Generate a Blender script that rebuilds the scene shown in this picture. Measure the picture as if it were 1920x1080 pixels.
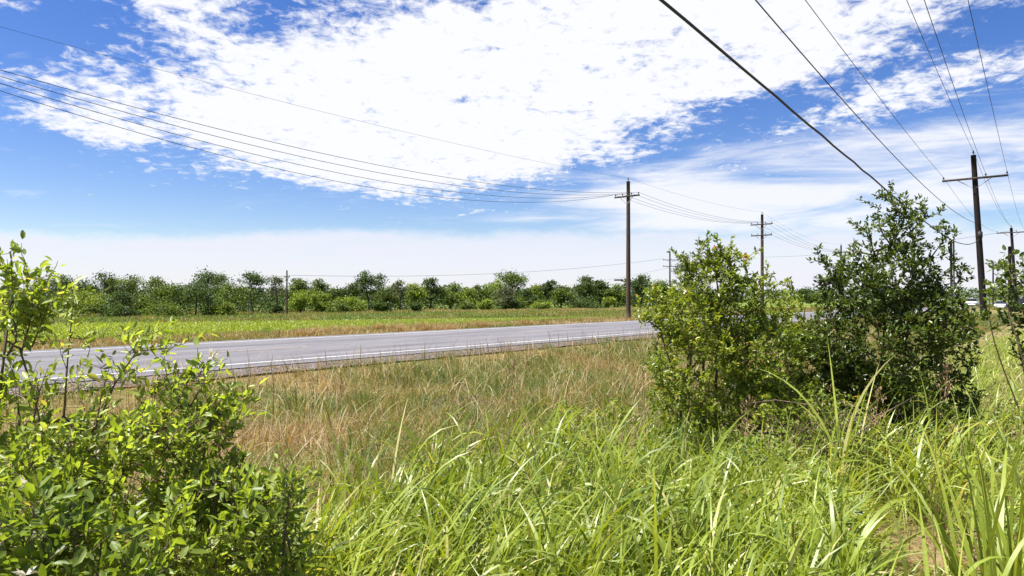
import bpy, math, random
import numpy as np
R = math.radians
scene = bpy.context.scene
for o in list(bpy.data.objects): bpy.data.objects.remove(o)

# ------------------------------------------------------------------ camera, sky, sun, exposure
CAM_Z = 1.40
F = 1280.0                       # 24 mm on a 36 mm sensor, in 1920-wide pixels
PITCH = math.atan(20 / F)
cam = bpy.data.cameras.new('camera'); cam.lens = 24; cam.sensor_width = 36
cam.clip_start = 0.05; cam.clip_end = 8000
camo = bpy.data.objects.new('camera', cam); scene.collection.objects.link(camo)
camo.location = (0, 0, CAM_Z); camo.rotation_euler = (math.pi / 2 + PITCH, 0, 0)
scene.camera = camo
scene.render.resolution_x = 1024; scene.render.resolution_y = 576

SUN_EL, SUN_AZ = R(64), R(-98)    # azimuth clockwise from the view direction (+Y)
sun = bpy.data.lights.new('sun', 'SUN'); sun.energy = 5.0; sun.angle = R(0.5); sun.color = (1, 0.965, 0.90)
suno = bpy.data.objects.new('sun', sun); scene.collection.objects.link(suno)
suno.rotation_euler = (math.pi / 2 - SUN_EL, 0, -SUN_AZ + math.pi)
suno.location = (0, 0, 60)
vs = scene.view_settings
vs.view_transform = 'Standard'; vs.look = 'None'; vs.gamma = 1.0; vs.exposure = 1.32
scene.cycles.max_bounces = 8; scene.cycles.transparent_max_bounces = 4
scene.cycles.caustics_reflective = False; scene.cycles.caustics_refractive = False

class E:                         # tiny expression wrapper over Math nodes
    nt = None
    def __init__(s, v): s.v = v.v if isinstance(v, E) else v
    @staticmethod
    def op(name, *a, clamp=False):
        n = E.nt.nodes.new('ShaderNodeMath'); n.operation = name; n.use_clamp = clamp
        for i, x in enumerate(a):
            x = x.v if isinstance(x, E) else x
            if isinstance(x, (int, float)): n.inputs[i].default_value = x
            else: E.nt.links.new(x, n.inputs[i])
        return E(n.outputs[0])
    def __add__(s, o): return E.op('ADD', s, o)
    __radd__ = __add__
    def __sub__(s, o): return E.op('SUBTRACT', s, o)
    def __rsub__(s, o): return E.op('SUBTRACT', o, s)
    def __mul__(s, o): return E.op('MULTIPLY', s, o)
    __rmul__ = __mul__
    def __truediv__(s, o): return E.op('DIVIDE', s, o)
    def __neg__(s): return E.op('MULTIPLY', s, -1.0)
def sstep(a, b, x):
    n = E.nt.nodes.new('ShaderNodeMapRange'); n.interpolation_type = 'SMOOTHSTEP'
    E.nt.links.new(x.v, n.inputs[0])
    n.inputs[1].default_value = a; n.inputs[2].default_value = b
    return E(n.outputs[0])
def comb(x, y, z=0.0):
    n = E.nt.nodes.new('ShaderNodeCombineXYZ')
    for i, c in enumerate((x, y, z)):
        c = c.v if isinstance(c, E) else c
        if isinstance(c, (int, float)): n.inputs[i].default_value = c
        else: E.nt.links.new(c, n.inputs[i])
    return n.outputs[0]
def noise(vec, scale, detail=5, rough=0.55, dist=0.0):
    n = E.nt.nodes.new('ShaderNodeTexNoise')
    if vec is not None: E.nt.links.new(vec, n.inputs['Vector'])
    n.inputs['Scale'].default_value = scale; n.inputs['Detail'].default_value = detail
    n.inputs['Roughness'].default_value = rough; n.inputs['Distortion'].default_value = dist
    return E(n.outputs[0])

world = bpy.data.worlds.new('World'); scene.world = world; world.use_nodes = True
nt = E.nt = world.node_tree
for n in list(nt.nodes): nt.nodes.remove(n)
sky = nt.nodes.new('ShaderNodeTexSky'); sky.sky_type = 'NISHITA'; sky.sun_disc = False
sky.sun_elevation = SUN_EL; sky.sun_rotation = SUN_AZ; sky.air_density = 1.0; sky.dust_density = 0.3; sky.ozone_density = 2.2
tc = nt.nodes.new('ShaderNodeTexCoord')
sp = nt.nodes.new('ShaderNodeSeparateXYZ'); nt.links.new(tc.outputs['Generated'], sp.inputs[0])
dx, dy, dz = E(sp.outputs[0]), E(sp.outputs[1]), E(sp.outputs[2])
ay = E.op('MAXIMUM', E.op('ABSOLUTE', dy), 0.05)
az_ = dx / ay                                  # bearing tangent
el_ = E.op('MAXIMUM', dz, 0.0) / ay            # elevation tangent
zz = E.op('MAXIMUM', dz, 0.0) + 0.035          # a cloud deck overhead seen in perspective
pv = comb(dx / zz, dy / zz)
def blob(px, py, rx, ry, rot=0.0, amp=1.0):    # a soft patch of the deck at a bearing and elevation
    u0, e0 = (px - 960) / F, (560 - py) / F
    c, s = math.cos(R(rot)), math.sin(R(rot))
    a = ((az_ - u0) * c + (el_ - e0) * s) * (F / rx); b = ((el_ - e0) * c - (az_ - u0) * s) * (F / ry)
    return E.op('EXPONENT', -(E.op('POWER', a * a + b * b, 1.35) * 0.69)) * amp
nbig = noise(pv, 0.75, 4, 0.55, 0.3)
zb = E.op('MAXIMUM', dz, 0.0) + 0.17
pw = comb(dx / zb, dy / zb)                    # small billows look rounder than the deck they ride on
nmid = noise(pw, 5.5, 6, 0.62, 0.5)
nfin = noise(pw, 21.0, 6, 0.66, 0.4)
spv = comb(az_ * 1.0 + el_ * 1.2, el_ * 7.0 - az_ * 0.5)
nstr = noise(spv, 3.4, 8, 0.62, 0.5)
mass = blob(985, 130, 500, 165, 0) + blob(560, 225, 250, 75, -22, 0.85) + blob(820, 265, 330, 60, 2, 0.8) + blob(1430, 30, 520, 110, 14) \
    + blob(330, 20, 120, 60, 0, 0.45) + blob(330, 130, 270, 130, 0, 0.24) + blob(140, 165, 160, 80, -20, 0.34) + blob(130, 235, 140, 28, -10, 0.35) \
    + blob(1790, 150, 240, 34, 14, 0.52) + blob(60, 5, 110, 25, 0, 0.4)
mass = E.op('MINIMUM', mass, 0.90)
gap = blob(1330, 225, 240, 40, 15, 0.5) + blob(90, 60, 110, 45, 0, 0.35) + blob(310, 130, 60, 60, -25, 0.28) + blob(250, 70, 60, 70, -30, 0.25) + blob(800, 40, 330, 50, 0, 0.12) + blob(420, 110, 90, 60, -20, 0.10)
dens = mass - gap + (nbig - 0.5) * 0.7 + (nmid - 0.5) * 1.25 + (nfin - 0.5) * 1.5
c1 = sstep(0.26, 0.78, dens)
# high streaky veil, stronger to the right and lower
veil_m = blob(1310, 218, 230, 42, 15, -0.75) + blob(1500, 370, 520, 90, 0, 1.0) + blob(1800, 270, 300, 80, 5, 0.7) + blob(1250, 390, 220, 50, 0, 0.5) + blob(80, 360, 120, 14, 0, 0.6) + blob(780, 345, 160, 16, 4, 0.55)
c2 = sstep(0.30, 1.05, veil_m * 0.60 + (nstr - 0.5) * 2.2 + 0.14) * 0.92
# low bank along the horizon with a ragged top edge
edge = (noise(comb(az_, el_ * 2.0), 4.5, 7, 0.62) - 0.5) * 0.075 + E.op('MULTIPLY', az_, 0.004)
low = sstep(-0.010, 0.012, 0.096 + edge - el_) * (0.88 + (nstr - 0.5) * 1.0)
low = E.op('MINIMUM', low, 1.0) * 0.93
dcl = E.op('MAXIMUM', E.op('MAXIMUM', c1, c2), low)
dcl = E.op('MINIMUM', dcl, 1.0)
dcl = E.op('MULTIPLY', dcl, sstep(-0.02, 0.0, dz))
hs = nt.nodes.new('ShaderNodeHueSaturation'); hs.inputs['Saturation'].default_value = 1.34; hs.inputs['Value'].default_value = 0.96
hs.inputs['Hue'].default_value = 0.516
nt.links.new(sky.outputs[0], hs.inputs['Color'])
tint = nt.nodes.new('ShaderNodeMix'); tint.data_type = 'RGBA'; tint.blend_type = 'MULTIPLY'; tint.inputs[0].default_value = 1
nt.links.new(hs.outputs[0], tint.inputs[6]); tint.inputs[7].default_value = (1.03, .985, 1.02, 1)
cc = nt.nodes.new('ShaderNodeMix'); cc.data_type = 'RGBA'; lf = low * (1.0 - c1); nt.links.new(lf.v, cc.inputs[0])
cc.inputs[6].default_value = (6.4, 6.5, 6.9, 1); cc.inputs[7].default_value = (5.75, 5.75, 6.5, 1)
mixc = nt.nodes.new('ShaderNodeMix'); mixc.data_type = 'RGBA'
nt.links.new(dcl.v, mixc.inputs[0]); nt.links.new(tint.outputs[2], mixc.inputs[6]); nt.links.new(cc.outputs[2], mixc.inputs[7])
bg = nt.nodes.new('ShaderNodeBackground'); bg.inputs[1].default_value = 0.061
nt.links.new(mixc.outputs[2], bg.inputs[0])
wo = nt.nodes.new('ShaderNodeOutputWorld'); nt.links.new(bg.outputs[0], wo.inputs[0])

# ------------------------------------------------------------------ helpers
def at(px, py, Y):               # the point seen at a pixel of the photograph, Y metres ahead
    a, b = (px - 960) / F, (540 - py) / F
    cp, sp_ = math.cos(PITCH), math.sin(PITCH)
    d = np.array([a, cp - b * sp_, sp_ + b * cp]); t = Y / d[1]
    return np.array([0, 0, CAM_Z]) + d * t
TH = math.atan(1060 / F)         # bearing of the road
D2 = np.array([math.sin(TH), math.cos(TH)]); N2 = np.array([-math.cos(TH), math.sin(TH)])
def xy(s, p): return s * D2[0] + p * N2[0], s * D2[1] + p * N2[1]
def sp_of(x, y): return x * D2[0] + y * D2[1], x * N2[0] + y * N2[1]
PP = np.array([-4000, -300, -40, -6, 3, 6, 8, 10.6, 12.5, 13.05, 13.3, 21.5, 22.0, 23.6, 26, 30, 36, 45, 60, 300, 4000.])
PZ = np.array([-.3, -.3, -.3, -.28, -.27, -.36, -.58, -.58, -.16, -.06, -.04, -.04, -.06, -.28, -.46, -.52, -.80, -1.10, -1.12, -1.12, -1.12])
def vnoise(x, y, seed=0):        # smooth value noise, 0..1
    xi = np.floor(x).astype(np.int64); yi = np.floor(y).astype(np.int64)
    fx = x - xi; fy = y - yi; fx = fx * fx * (3 - 2 * fx); fy = fy * fy * (3 - 2 * fy)
    def h(a, b):
        n = (a * 374761393 + b * 668265263 + seed * 1442695041) & 0x7fffffff
        n = ((n ^ (n >> 13)) * 1274126177) & 0x7fffffff
        return ((n ^ (n >> 16)) & 0xffff) / 65535.0
    return (h(xi, yi) * (1 - fx) + h(xi + 1, yi) * fx) * (1 - fy) + (h(xi, yi + 1) * (1 - fx) + h(xi + 1, yi + 1) * fx) * fy
def fbm(x, y, seed=0):
    return (vnoise(x, y, seed) + 0.5 * vnoise(x * 2.1, y * 2.1, seed + 1) + 0.25 * vnoise(x * 4.3, y * 4.3, seed + 2)) / 1.75
def ground_z(x, y):
    x = np.asarray(x, float); y = np.asarray(y, float)
    s, p = sp_of(x, y)
    z = np.interp(p, PP, PZ)
    m = np.clip((12.6 - p) / 1.5, 0, 1) + np.clip((p - 22.5) / 1.5, 0, 1)
    return z + m * ((fbm(x * 0.7, y * 0.7, 5) - 0.5) * 0.14 + (fbm(x * 2.3, y * 2.3, 9) - 0.5) * 0.05)

def link(name, me, mat, parent=None):
    o = bpy.data.objects.new(name, me); scene.collection.objects.link(o)
    if mat is not None:
        for m in (mat if isinstance(mat, (list, tuple)) else [mat]): me.materials.append(m)
    if parent is not None: o.parent = parent
    return o
class MB:                        # collects vertices / faces / per-vertex random value
    def __init__(s): s.V = []; s.F = {3: [], 4: []}; s.r = []; s.n = 0; s.big = []
    def add(s, V, faces, r=0.5):
        V = np.asarray(V, float).reshape(-1, 3)
        for f in faces:
            f = np.asarray(f, np.int64)
            if f.size == 0: continue
            if f.shape[1] in (3, 4): s.F[f.shape[1]].append(f + s.n)
            else: s.big += [list(q + s.n) for q in f]
        s.V.append(V); s.r.append(np.broadcast_to(np.asarray(r, float), (len(V),)) if np.ndim(r) <= 1 else r); s.n += len(V)
        return s
    def build(s, name, mat, parent=None, smooth=False, origin=None):
        V = np.concatenate(s.V) if s.V else np.zeros((0, 3))
        if origin is not None: V = V - np.asarray(origin)
        loops, starts, tot = [], [], 0
        for k in (3, 4):
            if s.F[k]:
                f = np.concatenate(s.F[k]); loops.append(f.ravel())
                starts.append(tot + np.arange(len(f)) * k); tot += f.size
        for q in s.big:
            loops.append(np.array(q)); starts.append(np.array([tot])); tot += len(q)
        L = np.concatenate(loops).astype(np.int32); S = np.concatenate(starts).astype(np.int32)
        me = bpy.data.meshes.new(name)
        me.vertices.add(len(V)); me.vertices.foreach_set('co', V.astype(np.float32).ravel())
        me.loops.add(len(L)); me.loops.foreach_set('vertex_index', L)
        me.polygons.add(len(S)); me.polygons.foreach_set('loop_start', S)
        if smooth: me.polygons.foreach_set('use_smooth', np.ones(len(S), bool))
        a = me.attributes.new('rnd', 'FLOAT', 'POINT'); a.data.foreach_set('value', np.concatenate(s.r).astype(np.float32))
        me.update(calc_edges=True); me.validate()
        return link(name, me, mat, parent)
    def box(s, c, size, ax=None, r=0.5):
        c = np.asarray(c, float); h = np.asarray(size, float) / 2
        A = np.eye(3) if ax is None else np.asarray(ax, float)
        v = np.array([[x, y, z] for z in (-1, 1) for y in (-1, 1) for x in (-1, 1)], float) * h
        f = np.array([[0, 2, 3, 1], [4, 5, 7, 6], [0, 1, 5, 4], [2, 6, 7, 3], [0, 4, 6, 2], [1, 3, 7, 5]])
        return s.add(c + v @ A, [f], r)
    def tube(s, P, rad, m=6, r=0.5, caps=True):
        P = np.asarray(P, float); k = len(P); rad = np.broadcast_to(np.asarray(rad, float), (k,))
        T = np.gradient(P, axis=0); T /= np.linalg.norm(T, axis=1)[:, None] + 1e-12
        ref = np.array([0, 0, 1.]) if abs(T[:, 2]).mean() < 0.8 else np.array([0.9, 0.43, 0.])
        U = np.cross(T, ref); U /= np.linalg.norm(U, axis=1)[:, None] + 1e-9; W = np.cross(U, T)
        a = np.arange(m) * 2 * math.pi / m
        V = P[:, None] + rad[:, None, None] * (np.cos(a)[None, :, None] * U[:, None] + np.sin(a)[None, :, None] * W[:, None])
        i = np.arange(k - 1)[:, None] * m; j = np.arange(m)[None]; j2 = (j + 1) % m
        f = np.stack([i + j, i + j2, i + m + j2, i + m + j], -1).reshape(-1, 4)
        fs = [f]
        if caps and m > 4: fs += [np.arange(m)[None], (np.arange(m)[::-1] + (k - 1) * m)[None]]
        elif caps and m in (3, 4): fs += [np.arange(m)[None], (np.arange(m)[::-1] + (k - 1) * m)[None]]
        return s.add(V.reshape(-1, 3), fs, r)
def norm(v): return v / (np.linalg.norm(v, axis=-1, keepdims=True) + 1e-9)
LT = {  # leaf outlines: (t along, s across, h up)
 'oval': (np.array([[0, 0, 0], [.30, .42, .06], [.68, .40, .05], [1, 0, -.06], [.68, -.40, .05], [.30, -.42, .06], [.33, 0, -.05], [.68, 0, -.05]]),
          [np.array([[0, 6, 1], [7, 3, 2], [0, 5, 6], [7, 4, 3]]), np.array([[6, 7, 2, 1], [5, 4, 7, 6]])]),
 'lance': (np.array([[0, 0, 0], [.42, .5, .10], [1, 0, -.10], [.42, -.5, .10], [.45, 0, -.04]]),
          [np.array([[0, 4, 1], [4, 2, 1], [0, 3, 4], [3, 2, 4]])]),
 'quad': (np.array([[0, 0, 0], [.5, .5, .08], [1, 0, 0], [.5, -.5, .08]]), [np.array([[0, 3, 2, 1]])]),
}
def leaves(mb, P, D, Nn, L, W, rnd, kind='oval'):
    T, fs = LT[kind]; n = len(P); k = len(T)
    D = norm(D); S = norm(np.cross(D, Nn)); U = np.cross(S, D)
    L = np.broadcast_to(L, (n,)); W = np.broadcast_to(W, (n,))
    V = P[:, None] + (T[None, :, 0:1] * L[:, None, None]) * D[:, None] + (T[None, :, 1:2] * W[:, None, None]) * S[:, None] + (T[None, :, 2:3] * L[:, None, None]) * U[:, None]
    off = (np.arange(n) * k)[:, None, None]
    mb.add(V.reshape(-1, 3), [(f[None] + off).reshape(-1, f.shape[1]) for f in fs], np.repeat(rnd, k))
def blades(mb, P, az, length, width, tilt, curve, rnd, seg=4, twist=0.5, rng=None):
    n = len(P); t = np.linspace(0, 1, seg + 1)
    ang = tilt[:, None] + curve[:, None] * t[None] ** 1.4
    dl = (length / seg)[:, None]
    am = 0.5 * (ang[:, 1:] + ang[:, :-1])
    h = np.concatenate([np.zeros((n, 1)), np.cumsum(np.sin(am) * dl, 1)], 1)
    v = np.concatenate([np.zeros((n, 1)), np.cumsum(np.cos(am) * dl, 1)], 1)
    ca, sa = np.cos(az)[:, None], np.sin(az)[:, None]
    C = np.stack([P[:, 0:1] + h * ca, P[:, 1:2] + h * sa, P[:, 2:3] + v], -1)
    tw = (rng.normal(0, twist, n) if rng is not None else np.zeros(n))[:, None] * (0.4 + t[None])
    w = width[:, None] * np.minimum(1, 0.55 + 2.2 * t)[None] * (1 - t[None] ** 2.2) ** 0.8 * 0.5 + 0.0002
    sx, sy = -sa, ca
    S = np.stack([sx * np.cos(tw) + ca * np.cos(ang) * np.sin(tw), sy * np.cos(tw) + sa * np.cos(ang) * np.sin(tw), -np.sin(ang) * np.sin(tw)], -1)
    A = C - S * w[..., None]; B = C + S * w[..., None]
    V = np.stack([A, B], 2).reshape(n, -1, 3)
    k = 2 * (seg + 1); i = np.arange(seg) * 2
    f = np.stack([i, i + 1, i + 3, i + 2], -1)
    mb.add(V.reshape(-1, 3), [(f[None] + (np.arange(n) * k)[:, None, None]).reshape(-1, 4)], np.repeat(rnd, k))
def tag(o, label=None, cat=None, group=None, kind=None):
    if label: o['label'] = label
    if cat: o['category'] = cat
    if group: o['group'] = group
    if kind: o['kind'] = kind
    return o
def thing(name, label, cat, loc=(0, 0, 0), group=None):
    o = bpy.data.objects.new(name, None); o.empty_display_size = 0.2; scene.collection.objects.link(o); o.location = loc
    return tag(o, label, cat, group)

# ------------------------------------------------------------------ materials
def newmat(name):
    m = bpy.data.materials.new(name); m.use_nodes = True
    E.nt = m.node_tree; b = m.node_tree.nodes['Principled BSDF']
    return m, m.node_tree, b
def ramp(fac, stops):
    n = E.nt.nodes.new('ShaderNodeValToRGB'); cr = n.color_ramp
    while len(cr.elements) > 1: cr.elements.remove(cr.elements[-1])
    for i, (p, c) in enumerate(stops):
        e = cr.elements[0] if i == 0 else cr.elements.new(p)
        e.position = p; e.color = (*c, 1)
    E.nt.links.new(fac.v if isinstance(fac, E) else fac, n.inputs[0])
    return n.outputs[0]
def attr(name='rnd'):
    n = E.nt.nodes.new('ShaderNodeAttribute'); n.attribute_name = name; return E(n.outputs['Fac'])
def leafmat(name, stops, transl=0.4, tcol=(1.25, 1.2, 0.5), rough=0.42, spec=0.5, vscale=70.0):
    m, t, b = newmat(name)
    gp = t.nodes.new('ShaderNodeNewGeometry'); vn = noise(gp.outputs['Position'], vscale, 4, 0.65)
    col = ramp(attr() + (vn - 0.5) * 0.55, stops)
    t.links.new(col, b.inputs['Base Color']); b.inputs['Roughness'].default_value = rough; b.inputs['Specular IOR Level'].default_value = spec
    mul = t.nodes.new('ShaderNodeMix'); mul.data_type = 'RGBA'; mul.blend_type = 'MULTIPLY'; mul.inputs[0].default_value = 1
    t.links.new(col, mul.inputs[6]); mul.inputs[7].default_value = (*[c * 1.25 for c in tcol], 1)
    tr = t.nodes.new('ShaderNodeBsdfTranslucent'); t.links.new(mul.outputs[2], tr.inputs[0])
    mx = t.nodes.new('ShaderNodeMixShader'); mx.inputs[0].default_value = transl
    t.links.new(b.outputs[0], mx.inputs[1]); t.links.new(tr.outputs[0], mx.inputs[2])
    t.links.new(mx.outputs[0], t.nodes['Material Output'].inputs[0])
    return m
def plain(name, col, rough=0.6, spec=0.4, metal=0.0, var=0.25, scale=20.0, stretch=None):
    m, t, b = newmat(name)
    c = t.nodes.new('ShaderNodeTexCoord'); vec = c.outputs['Object']
    if stretch:
        mp = t.nodes.new('ShaderNodeMapping'); mp.inputs['Scale'].default_value = stretch; t.links.new(vec, mp.inputs[0]); vec = mp.outputs[0]
    nz = noise(vec, scale, 5, 0.6)
    t.links.new(ramp(nz, [(0.3, tuple(x * (1 - var) for x in col)), (0.7, tuple(min(1, x * (1 + var)) for x in col))]), b.inputs['Base Color'])
    b.inputs['Roughness'].default_value = rough; b.inputs['Specular IOR Level'].default_value = spec; b.inputs['Metallic'].default_value = metal
    return m
M = {}
M['wood'] = plain('weathered_pole_wood', (0.075, 0.050, 0.035), 0.85, 0.2, var=0.55, scale=9, stretch=(3, 3, 0.25))
M['dark_wood'] = plain('creosoted_pole_wood', (0.015, 0.011, 0.010), 0.85, 0.2, var=0.5, scale=9, stretch=(3, 3, 0.25))
M['arm_wood'] = plain('crossarm_wood', (0.05, 0.042, 0.035), 0.85, 0.2, var=0.4, scale=6)
M['steel'] = plain('galvanised_steel', (0.16, 0.16, 0.17), 0.5, 0.5, 0.6)
M['porcelain'] = plain('brown_porcelain', (0.05, 0.025, 0.018), 0.25, 0.5)
M['wire'] = plain('dark_wire', (0.028, 0.026, 0.028), 0.6, 0.3)
M['bark'] = plain('grey_bark', (0.13, 0.105, 0.085), 0.9, 0.2, var=0.4, scale=8)
M['twig'] = plain('brown_twig', (0.12, 0.085, 0.055), 0.8, 0.25, var=0.4, scale=30)
M['dark_bark'] = plain('dark_bark', (0.06, 0.045, 0.035), 0.9, 0.2, var=0.4, scale=8)
M['leaf_near'] = leafmat('near_shrub_leaf', [(0, (.095, .145, .020)), (.35, (.17, .235, .028)), (.7, (.25, .32, .045)), (.93, (.36, .42, .10)), (1, (.42, .34, .08))], 0.48, rough=0.46)
M['leaf_mid'] = leafmat('privet_leaf', [(0, (.068, .105, .012)), (.4, (.135, .19, .020)), (.75, (.225, .28, .032)), (.95, (.29, .33, .05)), (1, (.42, .22, .05))], 0.42, rough=0.36)
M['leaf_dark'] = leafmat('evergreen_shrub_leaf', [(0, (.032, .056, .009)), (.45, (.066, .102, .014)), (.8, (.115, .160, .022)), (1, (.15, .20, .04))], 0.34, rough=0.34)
M['leaf_red'] = leafmat('red_young_leaf', [(0, (.40, .12, .04)), (1, (.55, .24, .09))], 0.4)
M['flower'] = leafmat('cream_petal', [(0, (.75, .68, .50)), (1, (.82, .80, .74))], 0.35, tcol=(.9, .85, .7))
def treemat(name, c, k=1.0):
    return leafmat(name, [(0, tuple(x * .55 * k for x in c)), (.5, tuple(x * k for x in c)), (1, tuple(x * 1.6 * k for x in c))], 0.32, rough=0.6, spec=0.3, vscale=1.5)
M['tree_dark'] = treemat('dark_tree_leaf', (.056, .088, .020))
M['tree_mid'] = treemat('mid_tree_leaf', (.100, .140, .025))
M['tree_bright'] = treemat('bright_tree_leaf', (.165, .215, .030))
M['tree_grey'] = treemat('greyish_tree_leaf', (.105, .122, .058))
M['lush'] = leafmat('lush_grass_blade', [(0, (.105, .16, .018)), (.45, (.225, .285, .032)), (.85, (.34, .39, .055)), (.94, (.46, .44, .15)), (1, (.58, .48, .26))], 0.40, tcol=(1.2, 1.12, 0.4), rough=0.42, spec=0.55)
M['dry'] = leafmat('dry_grass_blade', [(0, (.065, .115, .015)), (.35, (.135, .165, .022)), (.55, (.20, .155, .045)), (.78, (.265, .155, .068)), (.92, (.37, .27, .135)), (1, (.56, .47, .29))], 0.40, tcol=(1.1, 1.0, 0.6), rough=0.55, spec=0.4)
M['seed'] = leafmat('seed_head', [(0, (.24, .13, .07)), (1, (.46, .31, .18))], 0.25, tcol=(1, .9, .7), rough=0.7)
M['weed'] = leafmat('low_weed_leaf', [(0, (.085, .13, .018)), (.6, (.19, .25, .035)), (.95, (.20, .29, .06)), (1, (.42, .33, .16))], 0.35, rough=0.4)

def ground_mat():
    m, t, b = newmat('ditch_soil')
    g = t.nodes.new('ShaderNodeNewGeometry'); v = g.outputs['Position']
    n1 = noise(v, 0.5, 6, 0.6); n2 = noise(v, 7, 6, 0.7); n3 = noise(v, 0.06, 4, 0.5)
    c = ramp(n1 * 0.55 + n2 * 0.45, [(.28, (.07, .075, .022)), (.46, (.13, .125, .04)), (.58, (.23, .17, .08)), (.75, (.30, .23, .13))])
    c2 = ramp(n3 * .6 + n2 * .4, [(.35, (.075, .12, .02)), (.6, (.15, .18, .035)), (.75, (.22, .18, .07))])
    mx = t.nodes.new('ShaderNodeMix'); mx.data_type = 'RGBA'
    spx = t.nodes.new('ShaderNodeSeparateXYZ'); t.links.new(v, spx.inputs[0])
    p = E(spx.outputs[0]) * float(N2[0]) + E(spx.outputs[1]) * float(N2[1])
    t.links.new(sstep(21, 30, p).v, mx.inputs[0]); t.links.new(c, mx.inputs[6]); t.links.new(c2, mx.inputs[7])
    t.links.new(mx.outputs[2], b.inputs['Base Color']); b.inputs['Roughness'].default_value = 0.95; b.inputs['Specular IOR Level'].default_value = 0.1
    bm = t.nodes.new('ShaderNodeBump'); bm.inputs['Strength'].default_value = 0.8; bm.inputs['Distance'].default_value = 0.06
    t.links.new(n2.v, bm.inputs['Height']); t.links.new(bm.outputs[0], b.inputs['Normal'])
    return m
M['ground'] = ground_mat()
def road_mat():
    m, t, b = newmat('sun_bleached_asphalt')
    g = t.nodes.new('ShaderNodeNewGeometry'); v = g.outputs['Position']
    spx = t.nodes.new('ShaderNodeSeparateXYZ'); t.links.new(v, spx.inputs[0])
    p = E(spx.outputs[0]) * float(N2[0]) + E(spx.outputs[1]) * float(N2[1]); s = E(spx.outputs[0]) * float(D2[0]) + E(spx.outputs[1]) * float(D2[1])
    lane = E.op('ABSOLUTE', E.op('ABSOLUTE', p - 17.35) - 1.75)       # distance from the lane centre
    track = sstep(0.45, 0.0, E.op('ABSOLUTE', lane - 0.85))
    oil = sstep(0.5, 0.0, lane)
    n1 = noise(comb(s * 0.12, p * 1.2), 1.5, 6, 0.6); n2 = noise(v, 60, 4, 0.7); n3 = noise(v, 400, 2, 0.6)
    pt_ = noise(comb(s * 0.35, p * 0.6), 1.0, 3, 0.5)
    crack = sstep(0.012, 0.0, E.op('ABSOLUTE', noise(comb(s * .25, p * .9), 1.3, 5, .6) - .5))
    f = 0.54 + (pt_ - .5) * .5 - crack * .3 + (n1 - 0.5) * 0.8 + (n2 - 0.5) * 0.25 + (n3 - 0.5) * 0.5 + track * 0.10 - oil * 0.13
    t.links.new(ramp(f, [(.15, (.074, .069, .073)), (.5, (.127, .119, .125)), (.9, (.19, .18, .186))]), b.inputs['Base Color'])
    b.inputs['Roughness'].default_value = 0.85; b.inputs['Specular IOR Level'].default_value = 0.25
    bm = t.nodes.new('ShaderNodeBump'); bm.inputs['Strength'].default_value = 0.3; bm.inputs['Distance'].default_value = 0.01
    t.links.new(n3.v, bm.inputs['Height']); t.links.new(bm.outputs[0], b.inputs['Normal'])
    return m
M['road'] = road_mat()
def paint_mat(name, col, thr):
    m, t, b = newmat(name)
    g = t.nodes.new('ShaderNodeNewGeometry'); v = g.outputs['Position']
    w = noise(v, 9, 6, 0.75)
    t.links.new(ramp(w, [(thr, (.14, .13, .14)), (thr + .1, tuple(x * .8 for x in col)), (.75, col)]), b.inputs['Base Color'])
    b.inputs['Roughness'].default_value = 0.7
    return m
M['white_line'] = paint_mat('worn_white_paint', (.66, .66, .64), .36)
M['yellow_line'] = paint_mat('worn_yellow_paint', (.50, .34, .13), .47)
def gravel_mat():
    m, t, b = newmat('gravel')
    g = t.nodes.new('ShaderNodeNewGeometry')
    vo = t.nodes.new('ShaderNodeTexVoronoi'); vo.inputs['Scale'].default_value = 28; t.links.new(g.outputs['Position'], vo.inputs['Vector'])
    t.links.new(ramp(vo.outputs['Color'], [(.1, (.055, .042, .034)), (.5, (.12, .092, .074)), (.9, (.22, .18, .15))]), b.inputs['Base Color'])
    bm = t.nodes.new('ShaderNodeBump'); bm.inputs['Strength'].default_value = 1; bm.inputs['Distance'].default_value = 0.03; bm.invert = True
    t.links.new(vo.outputs['Distance'], bm.inputs['Height']); t.links.new(bm.outputs[0], b.inputs['Normal']); b.inputs['Roughness'].default_value = 0.9
    return m
M['gravel'] = gravel_mat()
def field_mat():
    m, t, b = newmat('young_rice_field')
    g = t.nodes.new('ShaderNodeNewGeometry'); v = g.outputs['Position']
    mp = t.nodes.new('ShaderNodeMapping'); mp.inputs['Scale'].default_value = (0.35, 1, 1); t.links.new(v, mp.inputs[0])
    n1 = noise(mp.outputs[0], 0.16, 6, 0.6); n2 = noise(v, 3.0, 5, 0.7)
    t.links.new(ramp(n1 * .6 + n2 * .4, [(.3, (.15, .20, .016)), (.5, (.21, .255, .020)), (.72, (.28, .29, .035))]), b.inputs['Base Color'])
    b.inputs['Roughness'].default_value = 0.9; b.inputs['Specular IOR Level'].default_value = 0.15
    return m
M['field'] = field_mat()

# ------------------------------------------------------------------ the setting
def grid(name, mat, ss, pp, zoff=0.0, zfun=None, label=None):
    S, P = np.meshgrid(ss, pp, indexing='ij'); X, Y = xy(S, P)
    Z = (ground_z(X, Y) if zfun is None else zfun(S, P)) + zoff
    V = np.stack([X, Y, Z], -1).reshape(-1, 3); a, b = S.shape
    i = (np.arange(a - 1)[:, None] * b + np.arange(b - 1)[None]).ravel()
    mb = MB(); mb.add(V, [np.stack([i, i + b, i + b + 1, i + 1], -1)])
    return mb.build(name, mat, smooth=True)
def spread(lo, hi, fine_lo, fine_hi, step):
    f = list(np.arange(fine_lo, fine_hi + 1e-6, step)); st = step; x = fine_hi
    while x < hi: st *= 1.25; x = min(hi, x + st); f.append(x)
    st = step; x = fine_lo; g = []
    while x > lo: st *= 1.25; x = max(lo, x - st); g.append(x)
    return np.array(g[::-1] + f)
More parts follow.
